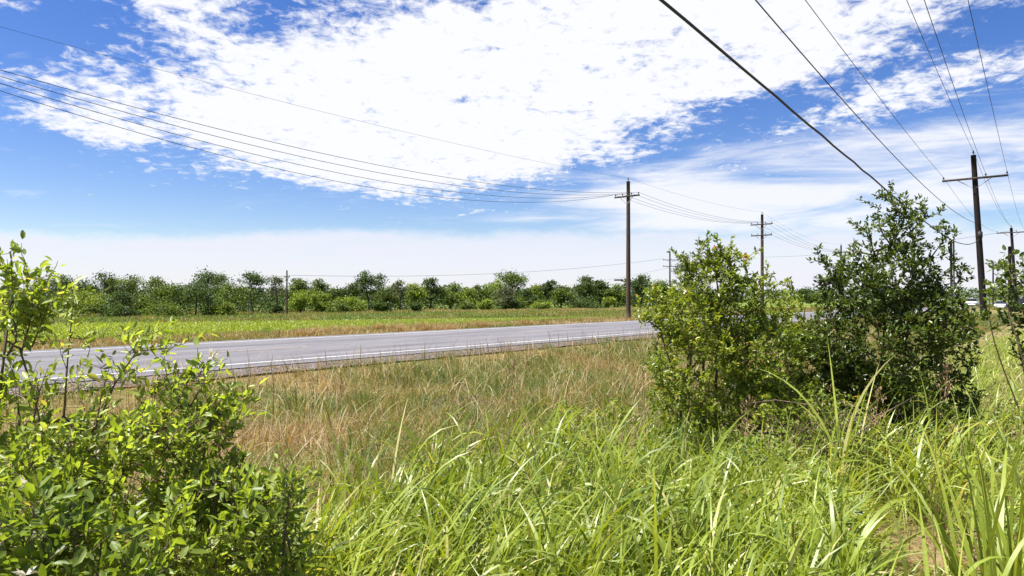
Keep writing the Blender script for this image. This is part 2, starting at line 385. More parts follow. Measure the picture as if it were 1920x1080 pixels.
pp = np.unique(np.concatenate([spread(-4000, 4000, -6, 34, 0.3), PP]))
g = grid('ground', M['ground'], spread(-4000, 4000, -8, 40, 0.4), pp); tag(g, 'low grassy ground sloping from the ditch to the fields', 'ground', kind='structure')
long_s = spread(-400, 900, -20, 120, 2.0)
flat = lambda S, P: np.zeros_like(S)
o = grid('road', M['road'], long_s, np.array([13.05, 13.3, 13.9, 17.3, 21.0, 21.9]), 0, flat); tag(o, 'straight grey two lane asphalt road', 'road', kind='structure')
o = grid('road_marking', M['white_line'], long_s, np.array([13.80, 13.905]), .004, flat); tag(o, 'solid white line along the near road edge', 'road marking', kind='structure')
o = grid('road_marking', M['white_line'], long_s, np.array([21.0, 21.11]), .004, flat); tag(o, 'solid white line along the far road edge', 'road marking', kind='structure')
for k in range(-4, 14):
    s0 = 8.5 + k * 12.2
    o = grid('road_marking', M['yellow_line'], np.array([s0, s0 + 3.2]), np.array([17.29, 17.41]), .004, flat)
    tag(o, 'worn yellow dash of the road centre line', 'road marking', 'yellow centre line dashes', 'structure')
gs = lambda S, P: np.interp(P, PP, PZ) + 0.05 + 0.03 * vnoise(S * 1.5, P * 3, 4)
o = grid('gravel_shoulder', M['gravel'], spread(-120, 200, -10, 60, 0.5), np.array([12.6, 12.7, 12.8, 13.0, 13.1, 13.2]),
         0, lambda S, P: np.interp(P, [12.35, 12.8, 13.06, 13.2], [-.20, -.06, -.006, -.04]) + 0.03 * vnoise(S * 2, P * 4, 4) * np.clip((13.0 - P) * 6, 0, 1)); tag(o, 'strip of brown gravel along the near road edge', 'shoulder', kind='structure')
# the flooded-green field beyond the road: between its road-side bank and a far levee
fa = [(-150, 46), (-35, 68), (2.6, 83), (45, 100)]
mb = MB(); V = []
nu = 60
for i in range(nu + 1):
    u = i / nu; x = -170 + u * 205
    yf = np.interp(x, [-170, -35, 2.6, 40], [38, 68, 83, 99])
    # near bank follows the road at p = 45
    yn = (45 - x * N2[0]) / N2[1]
    yn = min(yn, yf - 0.3)
    V += [(x, yn, -1.0), (x, yf, -1.0)]
i = np.arange(nu) * 2
mb.add(np.array(V), [np.stack([i, i + 2, i + 3, i + 1], -1)])
o = mb.build('field', M['field']); tag(o, 'flat bright green field across the road', 'field', kind='structure')

# ------------------------------------------------------------------ plants
class Plant:
    def __init__(s, seed): s.rng = np.random.default_rng(seed); s.paths = []; s.N = np.zeros((0, 3)); s.rad = []; s.tw = []
    def stem(s, P, r0, r1):
        P = np.asarray(P, float); s.paths.append((P, np.linspace(r0, r1, len(P)))); s.N = np.concatenate([s.N, P])
    def limb(s, a, b, k, r0, r1, wob, lift=0.0):
        a, b = np.asarray(a, float), np.asarray(b, float); t = np.linspace(0, 1, k)[:, None]
        L = np.linalg.norm(b - a); P = a + (b - a) * t
        P += np.sin(math.pi * t) * s.rng.normal(0, wob * L, 3) + np.sin(2 * math.pi * t) * s.rng.normal(0, wob * L * .5, 3)
        P[:, 2:] += np.sin(math.pi * t) * lift * L
        s.stem(P, r0, r1)
    def twig(s, tip, r0, r1, step, wob=0.08, up=0.6):
        d = tip - s.N; L = np.linalg.norm(d, axis=1)
        cost = L * (1 + up * np.clip(-d[:, 2] / (L + 1e-6) + 0.25, 0, 2))
        i = int(np.argmin(cost + (L < step * 0.7) * 1e3)); a = s.N[i]
        k = max(3, int(L[i] / step) + 2); t = np.linspace(0, 1, k)[:, None]
        P = a + (tip - a) * t; P += np.sin(math.pi * t) * s.rng.normal(0, wob * L[i], 3)
        P[:, 2:] -= np.sin(math.pi * t) * 0.10 * L[i]
        s.paths.append((P, np.linspace(min(r0, r1 + L[i] * 0.01), r1, k))); s.N = np.concatenate([s.N, P[1:]]); s.tw.append(P)
    def leaf_sites(s, spacing, tail):        # along the last 'tail' metres of each twig
        Ps, Ds = [], []
        for P in s.tw:
            seg = np.linalg.norm(np.diff(P, axis=0), axis=1); c = np.concatenate([[0], np.cumsum(seg)]); L = c[-1]
            n = max(2, int(min(L, tail) / spacing)); q = L - np.arange(n) * spacing * s.rng.uniform(.8, 1.2)
            q = np.clip(q, 0, L)
            pos = np.stack([np.interp(q, c, P[:, k]) for k in range(3)], -1)
            tg = norm(P[-1] - P[max(0, len(P) - 3)]); Ps.append(pos); Ds.append(np.repeat(tg[None], n, 0))
        return np.concatenate(Ps), np.concatenate(Ds)
    def stems_mesh(s, name, mat, parent, m=5, origin=None):
        mb = MB()
        for P, r in s.paths: mb.tube(P, r, m if r[0] > 0.006 else 3, caps=False)
        return mb.build(name, mat, parent, smooth=True, origin=origin)
def in_blobs(rng, blobs, n, shell=0.55):
    w = np.array([b[1][0] * b[1][1] * b[1][2] for b in blobs]) ** 0.75; w /= w.sum()
    idx = rng.choice(len(blobs), n, p=w)
    C = np.array([b[0] for b in blobs])[idx]; Rr = np.array([b[1] for b in blobs])[idx]
    v = norm(rng.normal(size=(n, 3))); r = rng.uniform(0, 1, n) ** (1 / 3 * shell)
    return C + v * r[:, None] * Rr
def pb(px, py, rx, ry, Y, depth=None):      # a blob of foliage
    return (at(px, py, Y), np.array([rx * Y / F, (rx * Y / F if depth is None else depth), ry * Y / F]))
def shrub(name, label, cat, base_px, Y, blobs, ntw, leafL, leafW, mat, seed, nstem=7, spacing=None, tail=0.3, sprigs=(), kind='oval',
          step=0.07, ntip=2, gap=.40, gapf=3.0, rbase=0.016, spread_=0.35, group=None, whorl=2, flowers=0, fcol=None, stem_mat=None, up=0.5, tone=(0.5, 0.25), red=0):
    rng = np.random.default_rng(seed); bx = at(base_px, 560, Y)[0]; bz = float(ground_z(bx, Y)) - 0.03
    base = np.array([bx, Y, bz]); P = Plant(seed + 1)
    order = sorted(range(len(blobs)), key=lambda i: -blobs[i][1][2])
    tg = [blobs[i][0] + rng.normal(0, .25, 3) * blobs[i][1] for i in order]
    while len(tg) < nstem: b = blobs[rng.integers(len(blobs))]; tg.append(b[0] + rng.normal(0, .45, 3) * b[1])
    for q in tg:
        b0 = base + np.array([rng.normal(0, spread_ * .4), rng.normal(0, spread_ * .4), 0]) + np.array([(q[0] - bx) * .35, (q[1] - Y) * .35, 0])
        b0[2] = float(ground_z(b0[0], b0[1])) - .03
        P.limb(b0, q, 14, rbase * rng.uniform(.7, 1.1), rbase * .35, .05, 0)
    tips = in_blobs(rng, blobs, ntw)
    for pxs in sprigs:                       # long shoots that stick out: list of pixels from low to top
        pts = np.array([at(a, b, Y + rng.normal(0, .05)) for a, b in pxs])
        d0 = np.argmin(np.linalg.norm(P.N - pts[0], axis=1)); P.limb(P.N[d0], pts[0], 5, rbase * .5, rbase * .4, .05)
        tt = np.linspace(0, len(pts) - 1, 4 * len(pts)); Q = np.stack([np.interp(tt, np.arange(len(pts)), pts[:, k]) for k in range(3)], -1)
        P.stem(Q, rbase * .4, rbase * .12); P.tw.append(Q)
        for q in Q[2:]:
            tips = np.concatenate([tips, q[None] + rng.normal(0, 1, (ntip, 3)) * np.array([.05, .05, .03]) * (Y / 2.5) ** .5 + np.array([0, 0, .03])])
    nb_ = len(sprigs) * 0; g3 = fbm(tips[:, 0] * gapf + tips[:, 1] * .7 * gapf, tips[:, 2] * gapf - tips[:, 1] * .5 * gapf, seed + 3); kk = (g3 > gap) | (np.arange(len(tips)) >= ntw); tips = tips[kk]
    d = np.linalg.norm(tips - base, axis=1)
    gz = ground_z(tips[:, 0], tips[:, 1]) + .05; tips[:, 2] = np.maximum(tips[:, 2], gz)
    for i in np.argsort(d): P.twig(tips[i], rbase * .4, rbase * .09, step, up=up)
    root = thing(name, label, cat, base, group)
    P.stems_mesh('stems', stem_mat or M['twig'], root, origin=base)
    pos, tan = P.leaf_sites(spacing or leafL * .45, tail); pos = np.repeat(pos, whorl, 0); tan = np.repeat(tan, whorl, 0); n = len(pos)
    pos = pos + rng.normal(0, leafL * .18, (n, 3))
    rad = norm(rng.normal(size=(n, 3))); dirs = norm(tan * .55 + rad * .75 + np.array([0, 0, .12]))
    nr = norm(rng.normal(0, .55, (n, 3)) + np.array([0, 0, .9]))
    clump = fbm(pos[:, 0] * 2.2 + 31, pos[:, 2] * 2.2 + pos[:, 1] * 1.3, seed)
    rnd = np.clip(tone[0] + (clump - .5) * .9 + rng.normal(0, tone[1], n) * .7, 0, .93); rnd[rng.uniform(size=n) < .008] = 1.0
    sc = rng.uniform(.6, 1.15, n); mb = MB()
    leaves(mb, pos, dirs, nr, leafL * sc, leafW * sc * rng.uniform(.85, 1.15, n), rnd, kind)
    mb.build('foliage', mat, root, origin=base)
    if flowers:
        fp = tips[rng.choice(len(tips), flowers)]; 
        out = fp[(fp[:, 2] > np.median(tips[:, 2]) - .5)]
        for q in out:
            mb = MB(); k = 9; c = q + np.array([0, -.05, .03]); v = norm(rng.normal(size=(k, 3)) + np.array([0, -.3, .3]))
            leaves(mb, np.repeat(c[None], k, 0), v, norm(rng.normal(size=(k, 3))), rng.uniform(.022, .045, k), np.full(k, .010), rng.uniform(size=k), 'lance')
            mb.build('flower', M['flower'], root, origin=base)
    if red:
        fp = tips[np.argsort(-tips[:, 2] + rng.normal(0, .2, len(tips)))][:red]; mb = MB()
        k = len(fp) * 5; leaves(mb, np.repeat(fp, 5, 0), norm(rng.normal(size=(k, 3)) + [0, 0, .5]), norm(rng.normal(size=(k, 3))), leafL, leafW, rng.uniform(size=k), kind)
        mb.build('red_leaves', M['leaf_red'], root, origin=base)
    return root

# --- shrubs close to the camera, left
Y = 2.5
shrub('shrub', 'tall leafy green shrub at the left edge, rising above the far trees', 'shrub', 10, Y,
      [pb(20, 550, 22, 60, Y, .08), pb(20, 650, 42, 60, Y, .15), pb(30, 760, 55, 70, Y, .2), pb(-70, 680, 60, 100, Y, .3), pb(40, 870, 100, 90, Y, .35), pb(-80, 850, 110, 150, Y, .4)], 800, .047, .023, M['leaf_near'], 11, whorl=1, gapf=6, gap=.28, ntip=4,
      sprigs=[[(30, 640), (24, 550), (20, 470)], [(40, 660), (55, 610), (62, 560), (55, 530)], [(60, 650), (80, 600), (95, 560)], [(10, 640), (5, 580)]], rbase=.010, tail=.2, tone=(.6, .25))
Y = 2.3
shrub('shrub', 'spreading light green shrub with thin upright shoots before the road, left side', 'shrub', 200, Y,
      [pb(150, 850, 110, 70, Y, .3), pb(310, 800, 80, 45, Y, .25), pb(395, 800, 40, 45, Y, .2), pb(250, 910, 160, 80, Y, .35), pb(80, 940, 120, 100, Y, .3), pb(385, 910, 75, 65, Y, .25), pb(250, 1020, 220, 80, Y, .3)], 3100, .040, .0175, M['leaf_near'], 23, whorl=1, gapf=6, gap=.34, flowers=4,
      sprigs=[[(120, 780), (128, 660), (138, 560)], [(60, 800), (75, 730), (90, 690)], [(180, 800), (190, 740), (205, 690)], [(185, 790), (215, 720), (255, 660), (264, 640)], [(340, 790), (375, 730), (385, 705)], [(390, 800), (425, 770), (430, 750)], [(280, 790), (290, 740), (300, 715)], [(250, 660), (285, 655), (325, 652)], [(330, 760), (350, 720), (362, 682)], [(400, 760), (420, 770), (445, 780)]],
      rbase=.010, tail=.18, tone=(.62, .25))
Y = 2.1
shrub('shrub', 'low leafy shrub with broad pale leaves in the bottom left foreground', 'shrub', 430, Y,
      [pb(400, 960, 90, 70, Y, .25), pb(500, 950, 60, 55, Y, .2), pb(470, 1040, 110, 60, Y, .25), pb(540, 930, 22, 40, Y, .1)], 1150, .043, .017, M['leaf_near'], 37, whorl=1, gapf=6, gap=.34, rbase=.009, tail=.16,
      sprigs=[[(480, 960), (515, 930), (540, 900)]], tone=(.6, .25))
Y = 1.55
shrub('honeysuckle', 'honeysuckle with large leaves and white blossoms at bottom left corner', 'shrub', 60, Y,
      [pb(60, 980, 120, 70, Y, .15), pb(200, 1040, 150, 60, Y, .15), pb(-20, 1060, 120, 80, Y, .2)], 800, .042, .019, M['leaf_near'], 41, whorl=1, gapf=8, gap=.34, rbase=.006, tail=.16, flowers=5, tone=(.62, .25))

# --- shrubs right of the middle
Y = 6.8
shrub('shrub', 'yellow green shrub with white blossoms standing right of the road end', 'shrub', 1340, Y,
      [pb(1335, 535, 50, 60, Y, .35), pb(1290, 590, 62, 60, Y, .45), pb(1385, 585, 45, 70, Y, .4), pb(1310, 680, 84, 90, Y, .6), pb(1425, 665, 75, 85, Y, .5),
       pb(1285, 770, 72, 75, Y, .5), pb(1390, 780, 85, 80, Y, .6), pb(1240, 660, 26, 60, Y, .3), pb(1310, 840, 75, 45, Y, .4), pb(1350, 490, 22, 30, Y, .2)], 4300, .056, .024, M['leaf_mid'], 53, whorl=3,
      sprigs=[[(1300, 540), (1290, 500), (1282, 480)], [(1260, 590), (1240, 560), (1228, 545)], [(1240, 620), (1215, 600), (1208, 590)], [(1450, 620), (1480, 590), (1490, 570)], [(1370, 540), (1372, 500), (1365, 480)], [(1325, 520), (1328, 490), (1325, 450)], [(1345, 520), (1352, 480), (1350, 460)], [(1390, 560), (1402, 510), (1392, 478)], [(1410, 570), (1425, 540), (1428, 520)]], kind='lance', rbase=.02, tail=.26, flowers=16, tone=(.60, .25), red=5)
Y = 8.2
shrub('shrub', 'small rounded green shrub between the yellow green one and the dark one', 'shrub', 1465, Y,
      [pb(1470, 555, 35, 42, Y, .3), pb(1460, 620, 45, 50, Y, .4), pb(1505, 610, 30, 60, Y, .3), pb(1490, 690, 70, 70, Y, .4), pb(1525, 660, 40, 80, Y, .4), pb(1520, 750, 60, 50, Y, .4), pb(1440, 740, 60, 60, Y, .4)], 2300, .062, .027, M['leaf_mid'], 59, whorl=3, kind='lance', rbase=.016, tail=.25, tone=(.45, .25))
Y = 7.6
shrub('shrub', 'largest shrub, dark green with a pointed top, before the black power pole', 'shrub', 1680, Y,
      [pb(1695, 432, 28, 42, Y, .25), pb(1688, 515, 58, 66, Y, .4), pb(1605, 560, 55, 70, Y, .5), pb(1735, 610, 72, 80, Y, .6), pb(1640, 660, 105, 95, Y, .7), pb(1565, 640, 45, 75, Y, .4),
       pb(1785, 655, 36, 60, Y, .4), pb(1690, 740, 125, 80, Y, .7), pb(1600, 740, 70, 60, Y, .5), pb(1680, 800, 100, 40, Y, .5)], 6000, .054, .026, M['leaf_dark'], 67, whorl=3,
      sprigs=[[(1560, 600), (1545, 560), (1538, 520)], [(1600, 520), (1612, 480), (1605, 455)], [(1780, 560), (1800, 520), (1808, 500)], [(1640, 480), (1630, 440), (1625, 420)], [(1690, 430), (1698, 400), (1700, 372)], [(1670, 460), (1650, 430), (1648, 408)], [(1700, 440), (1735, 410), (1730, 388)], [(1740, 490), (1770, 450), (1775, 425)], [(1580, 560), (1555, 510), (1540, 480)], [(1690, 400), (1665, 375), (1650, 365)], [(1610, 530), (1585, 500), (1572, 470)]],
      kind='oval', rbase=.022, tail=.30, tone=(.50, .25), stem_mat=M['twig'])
Y = 6.6
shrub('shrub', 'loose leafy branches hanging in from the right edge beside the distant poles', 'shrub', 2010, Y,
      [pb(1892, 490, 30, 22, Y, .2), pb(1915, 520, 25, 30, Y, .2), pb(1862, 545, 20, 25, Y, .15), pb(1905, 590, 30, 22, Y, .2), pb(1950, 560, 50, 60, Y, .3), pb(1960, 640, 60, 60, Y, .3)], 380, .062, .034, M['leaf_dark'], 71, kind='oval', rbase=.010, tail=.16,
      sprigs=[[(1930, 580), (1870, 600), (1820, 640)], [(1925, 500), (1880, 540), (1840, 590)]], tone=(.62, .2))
Y = 6.3
shrub('bush', 'tangled low bush with brown twigs under the dark shrub', 'shrub', 1560, Y,
      [pb(1540, 770, 80, 50, Y, .4), pb(1620, 790, 70, 40, Y, .4), pb(1470, 800, 60, 50, Y, .4)], 700, .048, .020, M['leaf_mid'], 73, kind='lance', rbase=.009, tail=.12, tone=(.5, .3))
Y = 5.6
shrub('weed_bush', 'low yellow green weed bush at the edge of the dry grass, left of the shrubs', 'weed', 1075, Y,
      [pb(1060, 790, 35, 32, Y, .2), pb(1120, 800, 40, 28, Y, .2), pb(1165, 770, 30, 30, Y, .2), pb(1090, 850, 70, 45, Y, .3)], 200, .055, .018, M['leaf_mid'], 79, kind='lance', rbase=.006, tail=.14, tone=(.7, .2))

Y = 5.7
shrub('bush', 'low leafy brush at the foot of the yellow green shrub, in front of it', 'shrub', 1330, Y,
      [pb(1270, 840, 60, 45, Y, .3), pb(1360, 855, 70, 50, Y, .35), pb(1440, 860, 50, 40, Y, .3)], 620, .044, .019, M['leaf_mid'], 83, kind='lance', rbase=.007, tail=.12, tone=(.45, .3))
Y = 5.9
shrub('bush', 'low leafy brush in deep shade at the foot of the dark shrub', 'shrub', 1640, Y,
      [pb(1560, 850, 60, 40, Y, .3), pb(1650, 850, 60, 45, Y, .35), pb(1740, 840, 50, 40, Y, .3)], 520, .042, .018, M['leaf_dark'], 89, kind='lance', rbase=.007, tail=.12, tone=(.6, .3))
Y = 4.6
shrub('weed_bush', 'leafy weed bush among the tall grass at the bottom, right of centre', 'weed', 1290, Y,
      [pb(1270, 960, 60, 50, Y, .25), pb(1350, 950, 50, 40, Y, .25)], 260, .046, .018, M['leaf_mid'], 97, kind='lance', rbase=.005, tail=.12, tone=(.7, .25))
# --- tree line across the fields
def belt_y(px): return np.interp(px, [-200, 60, 400, 700, 1000, 1240, 1600], [84, 94, 106, 134, 170, 192, 215])
def tree(px, hw, top, by, mat, seed, label, Y=160, name='tree', trunkf=.35, open_=0.0, bark='dark_bark', group=None, dens=1.0, squash=1.0, cat='tree'):
    rng = np.random.default_rng(seed); x = at(px, 560, Y)[0]
    gz = float(ground_z(x, Y)); base = np.array([x, Y, gz - .1]); H = at(px, top, Y)[2] - gz; W = hw * 1.22 * Y / F
    root = thing(name, label, cat, base, group)
    P = Plant(seed + 5); zc = H * trunkf
    lean = rng.normal(0, .04, 2) * H
    P.limb(base, base + [lean[0], lean[1], H * .72], 8, .028 * H + .05, .012 * H, .025)
    blobs = []; nb = int(rng.integers(6, 11)); skew = rng.normal(0, .22) * W
    for i in range(nb):
        a = i / nb * 6.283 + rng.uniform(0, .8); f = rng.uniform(.30, .92); z = zc + (H - zc) * rng.uniform(.18, .74)
        r = W * rng.uniform(.18, .46) * (1 - .25 * open_)
        blobs.append((base + np.array([math.cos(a) * W * f + skew * .5, math.sin(a) * W * f, z]), np.array([r, r, r * .72 * squash])))
    r = W * .42; blobs.append((base + np.array([lean[0] + skew, 0, H - r * .55]), np.array([r, r, r * .6])))
    r = W * .5; blobs.append((base + np.array([0, 0, zc + (H - zc) * .5]), np.array([r, r, (H - zc) * .42])))
    for b in blobs: P.twig(b[0], .010 * H, .004 * H, H * .1, .06)
    nt_ = int((44 + W * 16) * dens * (1 - .3 * open_)); tips = in_blobs(rng, blobs, nt_, .5)
    for q in tips[::2]: P.twig(q, .004 * H, .0018 * H, H * .1, .06)
    P.stems_mesh('trunk', M[bark], root, 6, origin=base)
    k = 34; n = nt_ * k; c = np.repeat(tips, k, 0); cr = (W * .095 + .12) * np.repeat(rng.uniform(.7, 1.5, nt_), 34)[:, None]
    pos = c + rng.normal(0, 1, (n, 3)) * cr * np.array([1, 1, .62])
    nr = norm(rng.normal(0, .7, (n, 3)) + [0, 0, .8]); dr = rng.normal(size=(n, 3))
    rnd = np.clip(.5 + np.repeat(rng.normal(0, .26, nt_), k) + rng.normal(0, .2, n), 0, 1)
    pos[:, 2] = np.maximum(pos[:, 2], gz + .1)
    mb = MB(); s = rng.uniform(.20, .44, n) * (Y / 150) ** .8 * (1 if Y > 60 else .4)
    leaves(mb, pos, dr, nr, s, s * .75, rnd, 'quad')
    mb.build('crown', M[mat], root, origin=base)
    return root
T = [ # px, half width, top, base, tone, label, opts
 (62, 36, 560, 592, 'tree_dark', 'low dark tree behind the thin grey post at far left', {}),
 (110, 40, 519, 590, 'tree_dark', 'leftmost tall tree of the far row, dark flat crown', dict(Y=172, trunkf=.5, open_=.5)),
 (143, 44, 540, 592, 'tree_bright', 'bright green round tree in front at the left end of the far row', dict(Y=150, trunkf=.12)),
 (190, 36, 513, 588, 'tree_dark', 'tall open crowned tree with visible limbs behind the bright round tree', dict(Y=170, trunkf=.5, open_=.7)),
 (232, 27, 517, 588, 'tree_mid', 'tall tree with spreading top just left of the gap in the far row', dict(Y=168, trunkf=.5, open_=.6)),
 (220, 28, 545, 590, 'tree_dark', 'dark bushy tree under the tall open trees, left part of the row', dict(Y=160, trunkf=.15)),
 (262, 24, 551, 588, 'tree_mid', 'low leafy tree filling the gap in the left part of the row', dict(trunkf=.1)),
 (294, 24, 519, 588, 'tree_mid', 'umbrella shaped tree right of the gap in the far row', dict(Y=165, trunkf=.5, open_=.6)),
 (330, 28, 533, 588, 'tree_mid', 'medium green tree left of the dark trunked oak', dict(Y=160, trunkf=.25)),
 (366, 34, 526, 590, 'tree_dark', 'broad tree with a thick dark trunk at the front of the row', dict(Y=148, trunkf=.34, open_=.3)),
 (392, 28, 506, 586, 'tree_dark', 'tallest tree of the left half, twin topped', dict(Y=168, trunkf=.4)),
 (430, 28, 530, 588, 'tree_mid', 'airy tree right of the tallest tree, sky showing through', dict(Y=155, trunkf=.35, open_=.6)),
 (475, 24, 510, 584, 'tree_dark', 'tall narrow tree with bare twigs at its left side', dict(Y=165, trunkf=.35, open_=.3, bark='bark')),
 (518, 20, 516, 584, 'tree_grey', 'sparse greyish tree just left of the field pole', dict(Y=165, trunkf=.4, open_=.9, dens=.6, bark='bark')),
 (560, 22, 520, 584, 'tree_mid', 'tall tree directly right of the field pole', dict(Y=170, trunkf=.4, open_=.4)),
 (563, 20, 545, 585, 'tree_bright', 'round bright tree at the foot of the field pole', dict(Y=155, trunkf=.12)),
 (592, 18, 524, 584, 'tree_mid', 'second tall tree right of the field pole', dict(Y=165, trunkf=.35, open_=.3)),
 (596, 18, 548, 584, 'tree_bright', 'bushy light green tree under the second tall tree', dict(Y=155, trunkf=.12)),
 (623, 20, 541, 583, 'tree_dark', 'low dark tree between field pole and the tall dark crown', dict(trunkf=.2)),
 (654, 20, 532, 583, 'tree_dark', 'domed dark tree left of the black topped tall tree', dict(Y=165, trunkf=.25)),
 (660, 22, 556, 583, 'tree_bright', 'low bright bushy tree in front of the domed dark one', dict(Y=150, trunkf=.1)),
 (691, 26, 511, 582, 'tree_dark', 'tall tree with nearly black ragged top, middle of the row', dict(Y=165, trunkf=.4, open_=.5)),
 (722, 20, 533, 582, 'tree_mid', 'medium tree right of the black topped tall tree', dict(Y=168, trunkf=.25)),
 (750, 18, 526, 582, 'tree_grey', 'grey green feathery tree with bare twigs on top', dict(Y=160, trunkf=.3, open_=.8, dens=.8, bark='bark')),
 (778, 18, 532, 581, 'tree_bright', 'light green tree right of the feathery grey green one', dict(Y=160, trunkf=.2)),
 (806, 20, 521, 581, 'tree_dark', 'domed dark green tree near the row middle', dict(Y=170, trunkf=.3)),
 (845, 22, 532, 581, 'tree_mid', 'wide green tree in the middle of the row', dict(Y=165, trunkf=.2)),
 (873, 18, 541, 580, 'tree_bright', 'low light green tree in a dip of the skyline', dict(trunkf=.15)),
 (901, 22, 535, 580, 'tree_mid', 'rounded tree left of the second tall group', dict(Y=165, trunkf=.2)),
 (910, 13, 563, 578, 'tree_bright', 'small bright green bush tree at the field edge', dict(Y=145, trunkf=.05)),
 (932, 16, 526, 580, 'tree_bright', 'light green tree at the left shoulder of the tall middle tree', dict(Y=168, trunkf=.25)),
 (960, 28, 509, 578, 'tree_mid', 'tall irregular tree highest right of the row middle', dict(Y=172, trunkf=.4, open_=.4)),
 (947, 21, 537, 578, 'tree_grey', 'grey green willow like tree in front of the tall irregular tree', dict(Y=150, trunkf=.1)),
 (983, 16, 541, 578, 'tree_dark', 'small dark tree right of the grey green willow', dict(Y=152, trunkf=.15)),
 (1004, 15, 534, 577, 'tree_bright', 'yellow green tree right of the tall irregular tree', dict(Y=160, trunkf=.15)),
 (1027, 14, 527, 577, 'tree_dark', 'narrow dark pine like tree standing apart', dict(Y=165, trunkf=.35)),
 (1052, 18, 539, 577, 'tree_mid', 'medium tree right of the narrow dark one', dict(trunkf=.2)),
 (1076, 14, 546, 577, 'tree_grey', 'brownish sparse tree with bare twigs', dict(trunkf=.2, open_=.8, dens=.6, bark='bark')),
 (1096, 21, 520, 576, 'tree_dark', 'tall domed tree left of the brown power pole', dict(Y=170, trunkf=.35)),
 (1127, 16, 526, 576, 'tree_dark', 'tall tree between domed tree and brown power pole', dict(Y=172, trunkf=.4, open_=.4)),
 (1158, 18, 532, 576, 'tree_mid', 'tree touching the left side of the brown power pole', dict(Y=168, trunkf=.25)),
 (1200, 21, 517, 576, 'tree_dark', 'dark tree just right of the brown power pole', dict(Y=165, trunkf=.35)),
 (1236, 22, 527, 575, 'tree_mid', 'tree below the double armed field pole', dict(Y=172, trunkf=.25)),
 (1283, 20, 478, 575, 'tree_grey', 'tall grey green tree behind the double armed field pole', dict(Y=120, trunkf=.3, open_=.3)),
 (1505, 16, 540, 570, 'tree_dark', 'dark distant tree in the gap between the shrubs', dict(Y=190, trunkf=.2)),
 (1535, 16, 547, 570, 'tree_mid', 'distant rounded tree in the gap beside the dark shrub', dict(Y=185, trunkf=.2)),
]
for i, (px, hw, top, by, mat, lab, kw) in enumerate(T):
    kw['Y'] = float(belt_y(px)) * kw.get('Y', 160) / 158; tree(px, hw, top, by, mat, 1000 + i * 7, lab, **kw)
rngu = np.random.default_rng(77)
for i in range(15):                       # small round bushes along the foot of the tree row
    px = 50 + i * 80 + rngu.uniform(-38, 38); vis = np.interp(px, [60, 400, 700, 1000, 1200], [592, 588, 582, 577, 575])
    tree(px, rngu.uniform(10, 30), vis - rngu.uniform(7, 24), 580, ['tree_mid', 'tree_bright', 'tree_dark'][rngu.integers(3)], 3000 + i * 3,
         'low round green bush along the foot of the far tree row', Y=float(belt_y(px)) * rngu.uniform(.90, .96), name='bush', trunkf=.05, group='bushes along the foot of the tree row', dens=.8, cat='bush')
# dense far-off undergrowth and wood behind
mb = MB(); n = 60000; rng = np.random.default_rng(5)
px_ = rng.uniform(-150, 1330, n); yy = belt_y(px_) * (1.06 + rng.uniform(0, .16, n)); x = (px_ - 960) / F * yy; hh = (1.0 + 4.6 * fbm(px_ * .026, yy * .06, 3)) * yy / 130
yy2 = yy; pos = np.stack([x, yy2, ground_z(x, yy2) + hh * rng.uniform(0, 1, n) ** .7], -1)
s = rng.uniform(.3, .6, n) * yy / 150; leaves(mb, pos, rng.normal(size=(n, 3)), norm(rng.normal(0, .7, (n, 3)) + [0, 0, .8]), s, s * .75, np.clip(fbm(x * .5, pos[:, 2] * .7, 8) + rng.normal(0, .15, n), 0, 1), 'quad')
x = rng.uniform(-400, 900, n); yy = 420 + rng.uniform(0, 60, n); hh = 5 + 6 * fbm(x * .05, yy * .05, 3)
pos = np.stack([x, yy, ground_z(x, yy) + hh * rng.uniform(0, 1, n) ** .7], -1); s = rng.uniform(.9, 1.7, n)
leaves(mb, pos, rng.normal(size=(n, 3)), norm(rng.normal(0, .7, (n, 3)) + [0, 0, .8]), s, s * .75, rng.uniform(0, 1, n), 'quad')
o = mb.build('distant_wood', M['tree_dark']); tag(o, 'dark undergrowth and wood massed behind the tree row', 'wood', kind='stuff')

# ------------------------------------------------------------------ grass
rng = np.random.default_rng(101)
def visible(x, y, pad=0.08): return (y > 0.6) & (np.abs(x) < (0.75 + pad) * y + 0.6)
# dry roadside grass between the shrubs and the road
mb = MB(); n = 420000
s_ = rng.uniform(-9, 75, n); p_ = rng.uniform(3.5, 13.0, n)
x, y = xy(s_, p_); keep = visible(x, y) & (y < 70) & (rng.uniform(size=n) < np.clip(15 / y, .1, 1) ** 0.7)
x, y, p_, s_ = x[keep], y[keep], p_[keep], s_[keep]; n = len(x)
pt = fbm(x * .45, y * .45, 21); fine = fbm(x * 1.9, y * 1.9, 25)
green = np.clip((pt - .5) * 3.6 + (fine - .5) * 1.2 + .68 + (y - 12) * .012, 0, 1)
pt2 = fbm(x * .9 + 5, y * .9, 28); green = np.clip(green + (pt2 - .5) * 1.2, 0, 1)
hgt = np.interp(p_, [3.5, 9, 11.2, 12.3, 13.0], [.62, .56, .42, .26, .16]) * (0.45 + fine * .9) * rng.uniform(.55, 1.2, n)
rn = np.clip(.80 - green * .62 + rng.normal(0, .17, n), 0, .93); rn[rng.uniform(size=n) < .04] = 1
wd = np.where(rng.uniform(size=n) < .3, .011, .006) * (.8 + y / 30)
ok = (rng.uniform(size=n) < .12 + 1.5 * fine ** 1.6)
az = rng.uniform(0, 6.283, n)
blades(mb, np.stack([x, y, ground_z(x, y) - .02], -1)[ok], az[ok], hgt[ok], wd[ok], rng.uniform(.02, .55, n)[ok], rng.uniform(.2, 2.0, n)[ok], rn[ok], 3, .5, rng)
